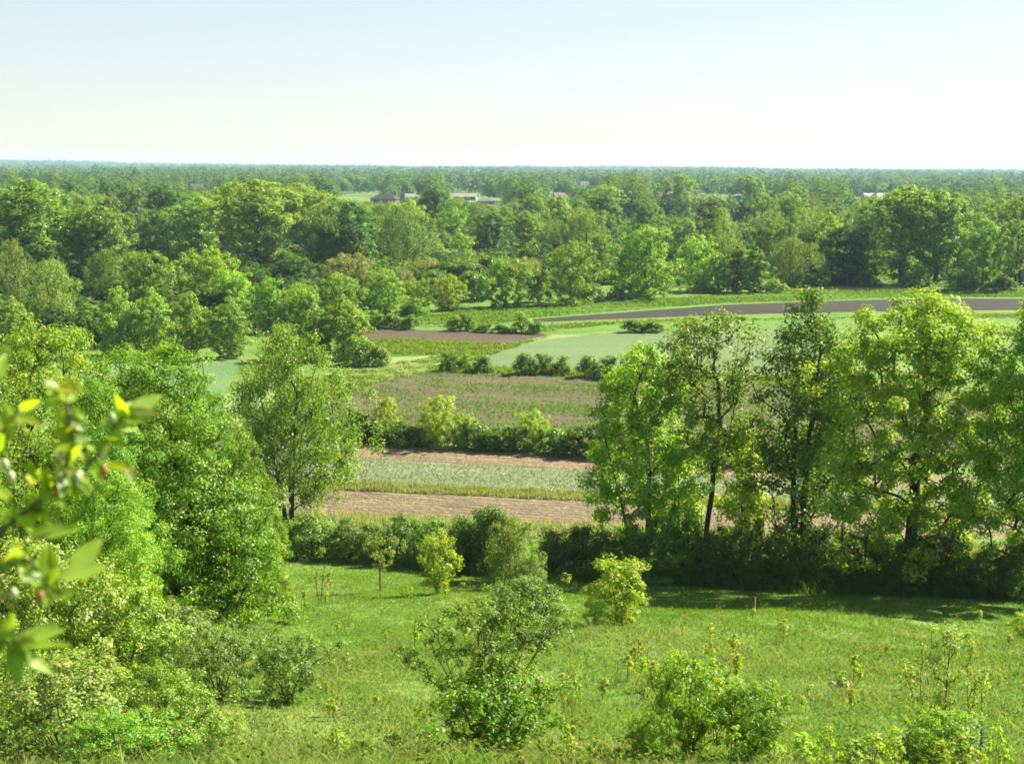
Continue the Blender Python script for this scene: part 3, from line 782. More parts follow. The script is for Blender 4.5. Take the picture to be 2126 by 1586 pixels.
# ------------------------------------------------------------------ middle distance trees, placed one by one
ORD = ['nearest', 'second', 'third', 'fourth', 'fifth', 'sixth', 'seventh', 'eighth', 'ninth', 'tenth', 'eleventh', 'twelfth', 'thirteenth', 'fourteenth', 'fifteenth', 'sixteenth', 'seventeenth', 'eighteenth', 'nineteenth', 'twentieth']
MID = [
    # px, top, base, width, kind, label, short name as a landmark
    (248, 600, 738, 100, 'm_poplar0', 'pale green poplar beside the oat field, outer end of the row of four', 'poplars by the oat field'),
    (318, 604, 738, 98, 'm_poplar1', 'widest pale green poplar in the row of four by the oat field', None),
    (396, 610, 742, 84, 'm_poplar0', 'pale green poplar, third along the row by the oat field', None),
    (478, 622, 742, 88, 'm_poplar1', 'pale green poplar nearest the ploughed field, end of the row of four', None),
    (28, 620, 725, 90, 'm_poplar1', 'pale green poplar at the photo edge below the dark round willow', None),
    (645, 612, 745, 100, 'm_poplar0', 'pale green bushy tree standing right behind the olive feathery tree', 'bushy pale trees'),
    (712, 618, 745, 100, 'm_poplar1', 'pale green bushy tree at the near corner of the clover plot', None),
    (102, 542, 690, 150, 'm_willow0', 'dark blue green round willow at the left edge of the valley wood', 'dark round willow'),
    (300, 524, 650, 150, 'm_maple1', 'round olive yellow maple behind the row of four poplars', 'twin yellow maples'),
    (432, 520, 640, 150, 'm_maple0', 'bright yellow green maple with domed crown, brightest behind the poplars', None),
    (478, 562, 660, 130, 'm_maple0', 'lower yellow green maple in front of the bright domed maple', None),
    (560, 578, 690, 90, 'm_maple1', 'yellow green maple with dark hollow beside the ploughed field', None),
    (625, 590, 690, 90, 'm_maple0', 'yellow green maple behind the bushy pale trees at the clover plot', None),
    (706, 570, 685, 110, 'm_maple1', 'broad yellow green maple at the end of the clover plot', 'broad maple by the clover plot'),
    (800, 562, 655, 90, 'm_maple0', 'yellow green maple at the back of the ploughed field', 'maples behind the ploughed field'),
    (872, 580, 645, 62, 'm_maple2', 'small yellow green maple between two larger ones behind the ploughed field', None),
    (930, 572, 645, 82, 'm_maple2', 'lime green spreading maple on the rough grass margin', None),
    (1050, 538, 638, 120, 'm_maple1', 'dark bellied maple with lime right side, alone at the rough margin', 'maple with a lime side'),
    (1186, 503, 632, 118, 'm_maple0', 'tall yellow green maple next to the big dark round tree', None),
    (1340, 472, 618, 158, 'm_maple1', 'big dark round maple standing at the end of the dark ploughed field', 'big dark round maple'),
    (1448, 490, 605, 95, 'm_maple0', 'yellow tinted maple just beyond the big dark round maple', None),
    (1492, 528, 606, 70, 'm_maple1', 'small green maple above the little round bush', None),
    (1530, 512, 606, 46, 'm_column', 'dark narrow column tree standing beside a lighter one', 'twin column trees'),
    (1566, 515, 608, 52, 'm_column', 'leafy column tree in bright green with clipped looking sides', None),
    (1640, 493, 595, 120, 'm_willow1', 'dark grey green willow beside the column trees', 'dark willow by the column trees'),
    (1712, 538, 592, 34, 'm_maple2', 'small lime green tree against the dark wood edge', None),
    (1752, 470, 590, 110, 'm_dark1', 'dark tree at the wood edge beside the tall cottonwoods', None),
    (1872, 388, 590, 150, 'm_cotton0', 'tallest cottonwood at the wood edge with dark trunk showing', 'tall twin cottonwoods'),
    (1940, 398, 592, 130, 'm_cotton1', 'tall open cottonwood with several slim trunks next to the tallest', None),
    (2040, 458, 602, 120, 'm_round0', 'mid green open tree beyond the tall twin cottonwoods', 'open tree beyond the cottonwoods'),
    (2108, 455, 605, 70, 'm_thin', 'pale thin tree with bare stem at the photo edge', None),
    (530, 376, 572, 180, 'm_cotton1', 'tall pale cottonwood with fan of branches towering over the valley wood', 'tall pale cottonwood'),
    (618, 382, 520, 110, 'm_cotton0', 'cottonwood half hidden behind the tall pale one', None),
    (684, 428, 570, 140, 'm_willow2', 'rounded grey green willow next to the tall pale cottonwood', 'rounded grey willow'),
    (62, 376, 610, 190, 'm_cotton0', 'great leafy cottonwood at the edge of the photo above the dark willow', 'great leafy cottonwood'),
    (175, 430, 600, 130, 'm_cotton1', 'grey green cottonwood with yellowish side next to the great leafy one', None),
    (30, 500, 640, 110, 'm_willow1', 'grey willow at the photo edge under the great leafy cottonwood', None),
    (218, 520, 640, 80, 'm_willow0', 'grey green willow squeezed beside the olive yellow maple', None),
    (272, 388, 520, 80, 'm_dark0', 'dark green round oak rising above its paler neighbours', 'dark round oak'),
    (345, 386, 515, 110, 'm_dark1', 'broad dark green oak beside the dark round oak', None),
    (298, 450, 545, 70, 'm_round1', 'mid green tree standing under the dark round oak', None),
    (340, 440, 545, 66, 'm_round2', 'narrow dark green tree under the broad dark oak', None),
    (404, 432, 545, 80, 'm_round0', 'mid green round tree left of the tall pale cottonwood', None),
    (610, 532, 605, 95, 'm_dark0', 'low dark round tree at the foot of the tall pale cottonwood', None),
    (724, 528, 600, 130, 'm_silver', 'silvery grey low willow in front of the rounded grey willow', 'silvery low willow'),
    (790, 462, 555, 88, 'm_willow0', 'rounded green willow between silvery low willow and blue dark tree', None),
    (866, 464, 545, 72, 'm_dark1', 'blue dark dense tree standing out in the valley wood', 'blue dark tree'),
    (962, 486, 550, 55, 'm_maple2', 'small yellow maple at the edge of the scrubby clearing', 'small yellow maple'),
    (1022, 442, 545, 90, 'm_dark0', 'dark round tree behind the scrubby clearing', 'dark tree behind the clearing'),
    (1150, 458, 540, 80, 'm_willow1', 'soft rounded willow behind the maple with a lime side', None),
    (1245, 484, 570, 90, 'm_round1', 'mid green tree filling the gap before the big dark round maple', None),
    (1090, 440, 540, 60, 'm_cotton0', 'slim grey tree with pale trunk behind the clearing', None),
    (905, 388, 490, 85, 'm_dark1', 'dark oak pair rising in front of the distant roofs', 'dark oak by the distant roofs'),
    (1305, 366, 470, 90, 'm_willow2', 'olive rounded tree rising above the wood behind the big dark maple', 'olive tree above the wood'),
    (1408, 364, 465, 95, 'm_round0', 'broad green tree rising beside the sandy gabled house', None),
    (1550, 366, 450, 90, 'm_round2', 'dark topped broad tree rising high behind the column trees', 'dark topped broad tree'),
    (1700, 455, 560, 90, 'm_round1', 'mid green tree behind the small lime tree at the wood edge', None),
    (1810, 450, 570, 80, 'm_round2', 'mid green tree touching the tallest cottonwood', None),
    (1590, 455, 560, 80, 'm_round0', 'mid green tree behind the brighter column tree', None),
    (1420, 455, 560, 80, 'm_round2', 'mid green tree behind the yellow tinted maple', None),
    (1500, 450, 555, 80, 'm_willow0', 'soft grey willow behind the small green maple', None),
]
LAND = []
FOREST = []
sil = np.full(2400, 1586.0)        # how high the trees placed so far reach, per pixel column


def cover(px, ty, wpx):
    a, b = int(px - wpx * .42) + 130, int(px + wpx * .42) + 130
    for c in range(max(a, 0), min(b, 2399)):
        t_ = (c - 130 - px) / (wpx * .5)
        sil[c] = min(sil[c], ty + 12 + 60 * t_ * t_ * (wpx / 120))


def slack(px, ty, wpx):
    a, b = max(int(px - wpx * .3) + 130, 0), min(int(px + wpx * .3) + 130, 2399)
    return float(np.mean(sil[a:b] - ty)) if b > a else -1


for (px, ty, by, wp, key, lab, short) in MID:
    b, H, Wd = place(px, by, ty, wp)
    o = plant(PR[key], b, H, Wd, kind_of(key), lab, 'tree', 'trees of the valley wood')
    FOREST.append(b[:2])
    cover(px, ty, wp)
    if short:
        LAND.append((short, px, b[1]))

# the rest of the wood: the gaps between those trees, rank behind rank
ENV = np.array([(-150, 384), (0, 384), (130, 388), (200, 398), (420, 400), (530, 388), (700, 404), (760, 422), (880, 414), (1000, 414), (1120, 404), (1300, 384), (1420, 388), (1550, 384), (1640, 396), (1760, 418), (1860, 400), (1960, 392), (2126, 398), (2300, 398)])
HOUSES = [  # px, roof top, distance, width px, wall, roof, hip roof, label
    (412, 382, 880, 30, (.42, .33, .27), (.40, .27, .22), 0, 'small pinkish gabled house above the dark oaks'),
    (800, 404, 790, 66, (.20, .19, .20), (.075, .07, .085), 1, 'wide dark hip roofed building beside the row of low tan roofs'),
    (748, 405, 1010, 70, (.5, .46, .38), (.40, .34, .27), 0, 'long low tan shed standing behind the dark hip roofed building'),
    (852, 402, 860, 26, (.75, .74, .72), (.42, .38, .34), 0, 'white gabled house with brown roof by the lone conifer'),
    (966, 402, 900, 58, (.6, .5, .4), (.50, .38, .28), 0, 'long tan roofed building behind the dark oak'),
    (1010, 411, 800, 44, (.5, .48, .46), (.26, .25, .27), 1, 'grey roofed house just below the long tan roof'),
    (1160, 400, 900, 26, (.55, .42, .34), (.42, .24, .18), 0, 'reddish roofed low house among the trees'),
    (1212, 377, 1250, 20, (.8, .78, .76), (.78, .72, .72), 0, 'tiny bright white house farthest out in the woods'),
    (1380, 398, 800, 34, (.60, .50, .36), (.52, .40, .28), 0, 'sandy gabled house glimpsed behind the broad green tree'),
    (1528, 403, 1000, 22, (.5, .45, .4), (.30, .25, .22), 0, 'small brown roofed house behind dark topped broad tree'),
    (1812, 401, 980, 62, (.72, .72, .74), (.58, .56, .58), 0, 'long low white house with a conifer before its front'),
]
KEEP = [(h_[0] - h_[3] * .5 - 4, h_[0] + h_[3] * .5 + 4, h_[1] + 5, h_[2]) for h_ in HOUSES] + [(1430, 1490, 403, 1000)]


def blocked(px, ty, wpx, D):
    for (a, b, y_, d_) in KEEP:
        if D < d_ + 8 and ty < y_ and px + wpx * .5 > a and px - wpx * .5 < b:
            return True
    return False


LOOK = {'m_maple': 'yellow green maple', 'm_round': 'mid green rounded tree', 'm_willow': 'soft grey green willow', 'm_cotton': 'tall open cottonwood', 'm_dark': 'dark green oak', 'm_poplar': 'pale green poplar', 'm_spruce': 'dark pointed spruce', 'm_thin': 'pale thin tree'}
rnd = random.Random(3)
autos = []
CLEAR = [(885, 1110, 520, 600)]      # scrubby clearing seen between the trees
for D in (222, 240, 258, 276, 296, 318, 342, 368, 398, 432, 470, 515):
    step = 4.4 + D * .006
    x = -D * .41 + rnd.uniform(0, step)
    while x < D * .41:
        d = D + rnd.uniform(-8, 8)
        p = np.array([x + rnd.uniform(-1.6, 1.6), d, -20.5])
        px, py = proj(p)
        fam = rnd.choices(['m_round', 'm_willow', 'm_maple', 'm_cotton', 'm_dark', 'm_spruce', 'm_thin', 'm_poplar'], [8, 6, 2.2, 3, 2.4, .25, .3, .6])[0]
        n_ = 3 if fam in ('m_maple', 'm_round', 'm_willow') else 1 if fam in ('m_spruce', 'm_thin') else 2
        key = fam + (str(rnd.randrange(n_)) if n_ > 1 else '')
        H = {'m_round': 12, 'm_willow': 11, 'm_maple': 10, 'm_cotton': 14.5, 'm_dark': 12.5, 'm_spruce': 11, 'm_thin': 11, 'm_poplar': 11}[fam] * rnd.uniform(.8, 1.18)
        Wd = H * {'m_round': .8, 'm_willow': .92, 'm_maple': .92, 'm_cotton': .68, 'm_dark': .76, 'm_spruce': .4, 'm_thin': .5, 'm_poplar': .6}[fam] * rnd.uniform(.85, 1.15)
        wp = Wd * FPX / d
        lim = np.interp(px, ENV[:, 0], ENV[:, 1]) + rnd.uniform(-6, 14)
        ty = proj(p + np.array([0, 0, H]))[1]
        if ty < lim:
            H = (ray(px, lim) * d)[2] + 20.5; ty = lim
        x += step
        if -40 < px < 2170 and py < 660:
            if H < 5.5 or any(np.hypot(*(q - p[:2])) < 3.5 for q in FOREST) or blocked(px, ty, wp, d):
                continue
            edge = np.interp(px, [-100, 150, 480, 760, 900, 1100, 1300, 1500, 1650, 2126], [690, 690, 650, 600, 535, 530, 560, 590, 588, 598])
            if py > edge or any(a < px < b and c < py < e for a, b, c, e in CLEAR):
                continue
            if slack(px, ty, wp) < 9:
                continue
            autos.append((slack(px, ty, wp) * wp, key, fam, p, H, Wd, px, ty, wp))
            FOREST.append(p[:2]); cover(px, ty, wp)
autos.sort(key=lambda a: -a[0])
smaller = autos[215:]             # what shows least joins the far woods
autos = autos[:215]
named = {}
for a in autos:
    _, key, fam, p, H, Wd, px, ty, wp = a
    best = min(LAND, key=lambda l: abs(l[1] - px) + abs(l[2] - p[1]) * .35 + (0 if l[2] < p[1] else 60))
    dx = px - best[1]
    rel = 'behind' if abs(dx) < 45 else ('right of' if dx > 0 else 'left of')
    named.setdefault((fam, best[0], rel), []).append((math.hypot(dx * p[1] / FPX, p[1] - best[2]), a))
for (fam, short, rel), rows in named.items():
    rows.sort(key=lambda r: r[0])
    for i, (_, a) in enumerate(rows):
        _, key, fam, p, H, Wd, px, ty, wp = a
        lab = (ORD[i] + ' ' if len(rows) > 1 else '') + f'{LOOK[fam]} {rel} the {short}'
        plant(PR[key], p, H, Wd, kind_of(key), lab, 'tree', 'trees of the valley wood')

# ------------------------------------------------------------------ shrubs and hedges
NEARB = [(540, 1060, 90, 0), (592, 1078, 80, 1), (650, 1064, 115, 3), (716, 1078, 95, 0), (775, 1088, 84, 2), (834, 1070, 115, 0), (900, 1076, 105, 1), (960, 1074, 95, 0), (1010, 1050, 120, 2), (1150, 1098, 84, 3), (1197, 1090, 104, 2), (1250, 1098, 90, 1),
         (1312, 1086, 100, 0), (1372, 1072, 105, 1), (1432, 1080, 105, 2), (1492, 1092, 105, 0), (1552, 1076, 105, 1), (1620, 1092, 115, 0), (1690, 1088, 115, 2), (1760, 1104, 115, 1), (1830, 1092, 115, 0), (1902, 1108, 115, 2), (1972, 1104, 120, 0), (2042, 1136, 105, 1), (2106, 1112, 115, 2)]
HB = np.array([(480, 1150), (590, 1152), (700, 1162), (900, 1178), (1130, 1196), (1300, 1204), (1500, 1212), (1750, 1224), (2200, 1240)])
MARKS = [(590, 'feathery olive tree'), (790, 'slim young tree'), (910, 'bushy lime sapling'), (1065, 'feathery shrub tree'), (1285, 'spreading lime bush'), (1468, 'thin open tree'), (1662, 'twin trunked tree'), (1880, 'biggest maple'), (2126, 'photo edge')]


def hedge(rows, line, marks, where, group, kind='s_hedge'):
    lab = {}
    for r in rows:
        m = min(marks, key=lambda q: abs(q[0] - r[0]))
        side = 'behind' if abs(m[0] - r[0]) < 28 else 'left of' if r[0] < m[0] else 'right of'
        lab.setdefault((m[1], side), []).append((abs(m[0] - r[0]), r))
    for (m, side), rr in lab.items():
        rr.sort(key=lambda q: q[0])
        for i, (_, r) in enumerate(rr):
            px, ty, wp, v = r
            tone = ('dense dark green', 'dense mid green', 'deep green', 'olive green')[v % 4]
            l = f'{tone} shrub in the {where}, {ORD[i] + " " if len(rr) > 1 else ""}{side} the {m}'
            put(f'{kind}{v}', px, float(np.interp(px, line[:, 0], line[:, 1])), ty, wp * 1.12, 'shrub', l, 'shrub', group)


hedge(NEARB, HB, MARKS, 'near hedge', 'shrubs of the near hedge')
# a low second file of shrubs keeps the hedge foot closed under the big trees
LOWB = [(1275 + i * 62 + (i * 37 % 23), 1140 + i * 2.6 + (i * 29 % 17), 98, i % 3) for i in range(14)]
MARKS2 = [(1330, 'bushy maple'), (1468, 'thin open tree'), (1662, 'twin trunked tree'), (1880, 'biggest maple'), (2126, 'photo edge')]
HB2 = HB + np.array([0, 5])
hedge(LOWB, HB2, MARKS2, 'low front file', 'low shrubs before the near hedge')
put('s_pale', 1065, 1222, 1076, 120, 'shrub', 'pale feathery shrub tree standing out from the near hedge', 'shrub')
put('s_pale', 1105, 1226, 1150, 70, 'shrub', 'small pale shrub at the foot of the feathery shrub tree', 'shrub')

HB3 = np.array([(500, 900), (700, 914), (800, 920), (960, 931), (1100, 938), (1240, 948), (1400, 957), (1700, 975), (2200, 1000)])
M3 = [(800, 'first lime bush tree'), (905, 'broad lime bush tree'), (1105, 'small lime bush tree'), (1308, 'bushy near maple'), (1468, 'thin open tree'), (1662, 'twin trunked tree')]
FARB = [(560, 862, 90, 0), (640, 868, 80, 0), (705, 866, 70, 0), (738, 850, 70, 0), (772, 878, 72, 0), (834, 880, 80, 0), (872, 886, 60, 0), (992, 880, 70, 0), (1030, 884, 74, 0), (1068, 888, 66, 0), (1150, 888, 80, 0), (1200, 880, 88, 0), (1252, 880, 84, 0), (1320, 888, 84, 0), (1410, 880, 92, 0), (1480, 892, 84, 0), (1556, 888, 92, 0), (1630, 900, 88, 0), (1700, 905, 88, 0)]
hedge(FARB, HB3, M3, 'middle hedge', 'shrubs of the hedge before the corn', 's_far')
put('m_maple2', 800, 916, 826, 84, 'maple_tree', 'lime green bush tree in the middle hedge nearest the feathery olive tree', 'tree', 'lime bush trees of the middle hedge')
put('m_maple2', 908, 926, 822, 112, 'maple_tree', 'broadest lime green bush tree in the middle of the middle hedge', 'tree', 'lime bush trees of the middle hedge')
put('m_maple0', 958, 928, 858, 74, 'maple_tree', 'low lime bush tree leaning on the broadest one', 'tree', 'lime bush trees of the middle hedge')
put('m_maple2', 1105, 934, 852, 72, 'maple_tree', 'small lime green bush tree standing alone in the middle hedge', 'tree', 'lime bush trees of the middle hedge')

SMALL = [
    (933, 733, 770, 50, 's_far0', 'dark bush at the corner where track and corn field meet'), (966, 734, 770, 34, 's_far1', 'pale bush leaning on the dark corner bush by the track'),
    (1003, 739, 773, 50, 's_far0', 'round bush standing alone between corn and wheat'), (1092, 732, 777, 58, 's_far0', 'dark bush at the wheat edge, broader of a joined pair'),
    (1130, 735, 777, 54, 's_far0', 'dark bush joined to its broader twin at the wheat edge'), (1168, 738, 778, 44, 's_far1', 'pale bush ending the joined clump at the wheat edge'),
    (1225, 737, 783, 58, 's_far0', 'dark bush at the wheat edge touching the near maple crown'), (1264, 738, 786, 52, 's_far0', 'dark bush at the wheat edge partly behind the near maple'),
    (1345, 742, 790, 60, 's_far0', 'dark bush at the wheat edge seen through the thin tree'), (1420, 744, 793, 60, 's_far0', 'wide bush at the wheat edge behind the thin tree crown'),
    (784, 652, 681, 48, 's_far0', 'bush at the end of the hedge above the ploughed field'), (816, 651, 682, 52, 's_far0', 'bush in the middle of the hedge above the ploughed field'),
    (848, 655, 684, 46, 's_far0', 'bush at the inner end of the hedge above the ploughed field'), (942, 656, 687, 42, 's_far0', 'dark bush touching its twin above the ploughed field'),
    (970, 652, 687, 40, 's_far0', 'taller twin bush above the ploughed field'), (1006, 672, 690, 42, 's_far0', 'low bush next to the twin bushes above the ploughed field'),
    (1042, 673, 691, 38, 's_far0', 'low bush left of the bright tall bush by the ploughed field'), (1084, 648, 691, 56, 's_far1', 'bright tall bush near the tip of the ploughed field'),
    (1114, 668, 693, 44, 's_far0', 'dark low bush at the tip of the ploughed field'), (1318, 663, 690, 58, 's_far0', 'low dark bush behind the wheat field, outer of the pair'),
    (1358, 666, 690, 58, 's_far0', 'low dark bush behind the wheat field, inner of the pair'), (1440, 665, 691, 60, 's_far0', 'low dark bush behind the wheat beside the thin tree top'),
    (746, 702, 758, 78, 's_far0', 'dark bush at the near corner of the clover plot'), (788, 716, 760, 54, 's_far0', 'greyish bush spilling from the clover plot corner'),
    (1464, 583, 609, 44, 's_far1', 'little round bush below the small green maple'), (150, 680, 724, 100, 's_far0', 'dark bush between the willow and the poplars'),
    (1605, 580, 608, 60, 's_far1', 'low leafy bush beside the brighter column tree'), (1290, 588, 622, 60, 's_far0', 'bush under the big dark round maple'),
    (1225, 590, 628, 60, 's_far0', 'pale grey bush between the tall maple and the big dark one'), (880, 536, 590, 90, 'm_silver', 'grey shrub mound at the near side of the scrubby clearing'),
    (960, 540, 590, 100, 's_far0', 'broad green shrub in the middle of the scrubby clearing'), (1020, 530, 585, 90, 's_far0', 'tall green shrub at the back of the scrubby clearing'),
    (1095, 535, 590, 80, 'm_silver', 'grey shrub behind the maple with a lime side'), (905, 560, 620, 80, 's_far0', 'dark shrub behind the lime spreading maple'),
    (985, 562, 625, 90, 's_far0', 'dark shrub between the lime maple and dark bellied maple'), (830, 556, 610, 80, 'm_silver', 'silvery shrub behind the yellow maple at the ploughed field'),
    (1120, 560, 628, 60, 's_far0', 'dark shrub between the two yellow green margin maples'), (1900, 560, 594, 90, 's_far1', 'leafy shrub at the foot of the twin cottonwoods'),
    (2000, 570, 602, 80, 's_far1', 'bright shrub between cottonwoods and the open tree'), (1690, 566, 596, 60, 's_far0', 'dark shrub below the small lime tree'),
    (1790, 560, 594, 70, 's_far0', 'dark shrub at the wood edge before the tallest cottonwood'), (2085, 575, 605, 70, 's_far0', 'dark shrub at the wood edge by the pale thin tree'),
    (860, 618, 655, 70, 's_far1', 'low bright shrub under the maples behind the ploughed field'), (740, 640, 690, 70, 's_far1', 'bright shrub beside the hedge above the ploughed field'),
]
for (px, ty, by, wp, key, lab) in SMALL:
    put(key, px, by, ty, wp, 'shrub', lab, 'shrub', 'scattered shrubs among the fields')

# ------------------------------------------------------------------ meadow saplings, foreground shrubs
put('s_sapling', 790, 1228, 1106, 108, 'sapling', 'slim young tree with bare pale stem on the meadow before the hedge', 'tree')
put('s_lime', 908, 1232, 1108, 100, 'shrub', 'bushy lime sapling at the hedge foot beside the slim young tree', 'shrub')
put('s_lime', 1285, 1294, 1158, 150, 'shrub', 'lime bush with spreading branches at the shadow edge on the meadow', 'shrub')
put('s_lime', 1240, 1300, 1240, 70, 'shrub', 'low bright bush at the foot of the lime spreading bush', 'shrub')
put('f_bare', 665, 1252, 1170, 50, 'sapling', 'thin twiggy sapling in the meadow near the layered tree', 'tree')
put('f_round', 1092, 1340, 1200, 200, 'shrub', 'round olive bush with yellow top behind the dark branching shrub', 'shrub')
put('f_centre', 1005, 0, 1248, 350, 'shrub', 'tall dark branching shrub with upright limbs in the middle of the near slope', 'shrub', D=21.3, rot=.6)
put('f_yellow', 1035, 0, 1400, 300, 'shrub', 'lime undergrowth bush around the foot of the dark branching shrub', 'shrub', D=20.6, rot=5)
put('f_spray', 1195, 0, 1378, 60, 'shrub', 'single leaning spray of leaves beside the dark branching shrub', 'shrub', D=21.0)
put('f_mound', 600, 1455, 1318, 225, 'shrub', 'rounded olive bush with black shadow on the near slope', 'shrub', rot=1)
put('f_mound', 455, 1452, 1308, 215, 'shrub', 'yellowish bush behind the rounded olive bush', 'shrub')
put('f_yellow', 1450, 0, 1376, 225, 'shrub', 'bright yellow green bush, largest right of the dark branching shrub', 'shrub', D=20.8)
put('f_yellow', 1580, 0, 1428, 190, 'shrub', 'lower yellow green bush spreading beside the bright one', 'shrub', D=20.2, rot=2)
put('f_yellow', 1370, 0, 1480, 120, 'shrub', 'small yellow green bush between dark shrub and bright bush', 'shrub', D=20.0, rot=4)
put('f_spray', 1960, 1560, 1300, 190, 'sapling', 'upright young tree with dark stem near the broad leaved weeds', 'tree', rot=.8)
put('f_yellow', 1985, 0, 1478, 180, 'shrub', 'thin yellow bush around the foot of the upright young tree', 'shrub', D=21.8, rot=1)
put('s_lime', 2128, 1330, 1272, 70, 'shrub', 'pale bush cut by the photo edge at the shadow line', 'shrub')
for (px, ty, D, wp, key, lab) in (
        (30, 1120, 26, 380, 'f_thicket0', 'flowering pale thicket under the lowest blurred leaves'), (205, 1195, 27, 320, 'f_thicket1', 'green thicket below the yellow tipped maple'),
        (335, 1255, 29, 250, 'f_thicket0', 'pale thicket at the foot of the layered tree'), (110, 1370, 19, 400, 'f_thicket0', 'nearest pale thicket in the photo corner'),
        (310, 1395, 20, 300, 'f_thicket1', 'bright green thicket beside the nearest pale thicket'), (-70, 1290, 21, 300, 'f_thicket1', 'green thicket cut by the photo edge under the branch'),
        (425, 1480, 20.5, 150, 'f_thicket0', 'small dry looking thicket at the end of the near thickets'), (225, 1480, 17.5, 260, 'f_thicket1', 'low leafy thicket at the bottom edge of the photo')):
    put(key, px, 0, ty, wp, 'thicket', lab, 'shrub', 'thickets on the near slope', D=D)

for k, px in enumerate((1190, 1255, 1330, 1545, 1625, 1690, 1745, 1800, 1845, 1890, 1990, 2040, 2110, 740, 815, 690)):
    put('f_tall', px, 0, 1505 + (k * 31) % 46, 64 + (k * 17) % 50, 'tall_weed', 'tall yellow green leafy weed along the bottom edge of the slope', 'plant', 'tall weeds along the bottom edge', D=19.6 + (k % 3) * .5)
# small seedlings dotted over the meadow, each a plant of its own
ZONES = [(620, 900, 'near the slim young tree'), (900, 1180, 'behind the round olive bush'), (1180, 1420, 'around the lime spreading bush'), (1420, 1700, 'between wooden stake and bright bush'), (1700, 2126, 'around the pale boulder')]
wr = random.Random(8)
for zi, (a, b, where) in enumerate(ZONES):
    for k in range(16):
        px = wr.uniform(a, b); py = wr.uniform(1215 if px < 1300 else 1270, 1500)
        key = wr.choice(['f_weed0', 'f_weed1', 'f_weed2', 'f_weed0', 'f_weed1', 'f_bare'])
        hp = wr.uniform(20, 44) * (1 + (py - 1200) / 500)
        e = put(key, px, py, py - hp, hp * .55, 'seedling', f'small yellow green seedling {where}', 'plant', f'seedlings {where}')

# ------------------------------------------------------------------ broad leaves for weeds and the near branch
def leaf_blade(base, d, n, L, Wd, curl=.25, cup=.2, nu=8, nv=5):
    """a pointed leaf blade with a folded midrib; rows of points from stalk to tip"""
    d = unit(np.asarray(d, float)); n = np.asarray(n, float); n = unit(n - d * np.dot(n, d)); s = np.cross(d, n)
    V = []
    for i in range(nu):
        u = i / (nu - 1)
        wv = Wd * .5 * (math.sin(math.pi * min(1, u * .93 + .035)) ** .8) * (1.12 - .35 * u)
        c = np.asarray(base) + d * L * u + n * (-curl * L * u * u)
        for j in range(nv):
            v = (j / (nv - 1)) * 2 - 1
            V.append(c + s * wv * v + n * (abs(v) * wv * cup + .02 * L * math.sin(u * 9) * abs(v)))
    Q = [(i * nv + j, i * nv + j + 1, (i + 1) * nv + j + 1, (i + 1) * nv + j) for i in range(nu - 1) for j in range(nv - 1)]
    return np.array(V), np.array(Q)


def join(parts):
    V, Q, T, o = [], [], [], 0
    for v, q, c in parts:
        V.append(v); Q.append(np.asarray(q) + o); o += len(v)
        T.append(np.tile(np.asarray(c, float), (len(v), 1)))
    return np.concatenate(V), np.concatenate(Q), np.concatenate(T)


rb = np.random.default_rng(77)
for (px, ty, D, lab) in ((1918, 1528, 20.0, 'grey green broad leaved weed at the bottom edge'), (2075, 1496, 20.4, 'larger broad leaved weed with silvery leaves at the bottom edge'), (1815, 1540, 19.6, 'green broad leaved weed next to the lower yellow bush')):
    b, H, _ = place(px, 0, ty, 10, D)
    e = bpy.data.objects.new('broadleaf_weed', None); COL.objects.link(e); e.location = [float(v) for v in b]
    tag(e, lab, 'plant', 'broad leaved weeds')
    parts = []
    for k in range(26):
        th = k * 2.4 + rb.uniform(-.2, .2); u = (k + 1) / 26
        dd = np.array([math.cos(th), math.sin(th), .25 + .8 * u])
        v, q = leaf_blade((0, 0, H * (.25 + .7 * u)), dd, (-.3 * math.cos(th), -.3 * math.sin(th), 1), .22 * (1.15 - .5 * u), .06, .35)
        parts.append((v, q, np.array([.11, .20, .05]) * rb.uniform(.8, 1.25)))
    v, q, t_ = join(parts)
    o = mesh_obj('foliage', fast_mesh('weed_foliage', v, q, tint=t_, smooth=True), MAT['glossy_leaf'], parent=e)
    tv, tq = tubes([(0, 0, -.1)], [(0, 0, H * .97)], [.016], [.006])
    mesh_obj('stem', fast_mesh('weed_stem', tv, tq), MAT['pale_bark'], parent=e)

# ------------------------------------------------------------------ the branch close to the camera
def near(px, py, d):
    r = ray(px, py)
    return r * d


branch = bpy.data.objects.new('apple_branch', None); COL.objects.link(branch)
tag(branch, 'leafy apple branch with yellow green leaves and pale buds close to the viewer', 'branch')
twigs = [
    [(-620, 2600, 1.30), (-330, 1700, 1.26), (-120, 1230, 1.22), (0, 1105, 1.2), (75, 1045, 1.2), (135, 985, 1.2), (150, 900, 1.2), (140, 840, 1.2), (132, 805, 1.2)],
    [(75, 1045, 1.2), (150, 1000, 1.22), (215, 935, 1.24), (240, 880, 1.25), (290, 850, 1.26)],
    [(-120, 1230, 1.22), (0, 1180, 1.15), (60, 1160, 1.14), (95, 1200, 1.13), (100, 1240, 1.12)],
    [(-330, 1700, 1.26), (-120, 1420, 1.12), (-20, 1340, 1.1), (30, 1330, 1.1), (70, 1345, 1.1)],
    [(-120, 1230, 1.22), (-60, 1000, 1.28), (0, 930, 1.3), (45, 840, 1.32)],
]
p0, p1, ra, rb_ = [], [], [], []
for k, tw in enumerate(twigs):
    for a, b in zip(tw[:-1], tw[1:]):
        p0.append(near(*a)); p1.append(near(*b))
    m = len(tw) - 1
    rr = np.linspace(.0034 if k == 0 else .002, .0009, m + 1)
    ra += list(rr[:-1]); rb_ += list(rr[1:])
tv, tq = tubes(p0, p1, ra, rb_, 8)
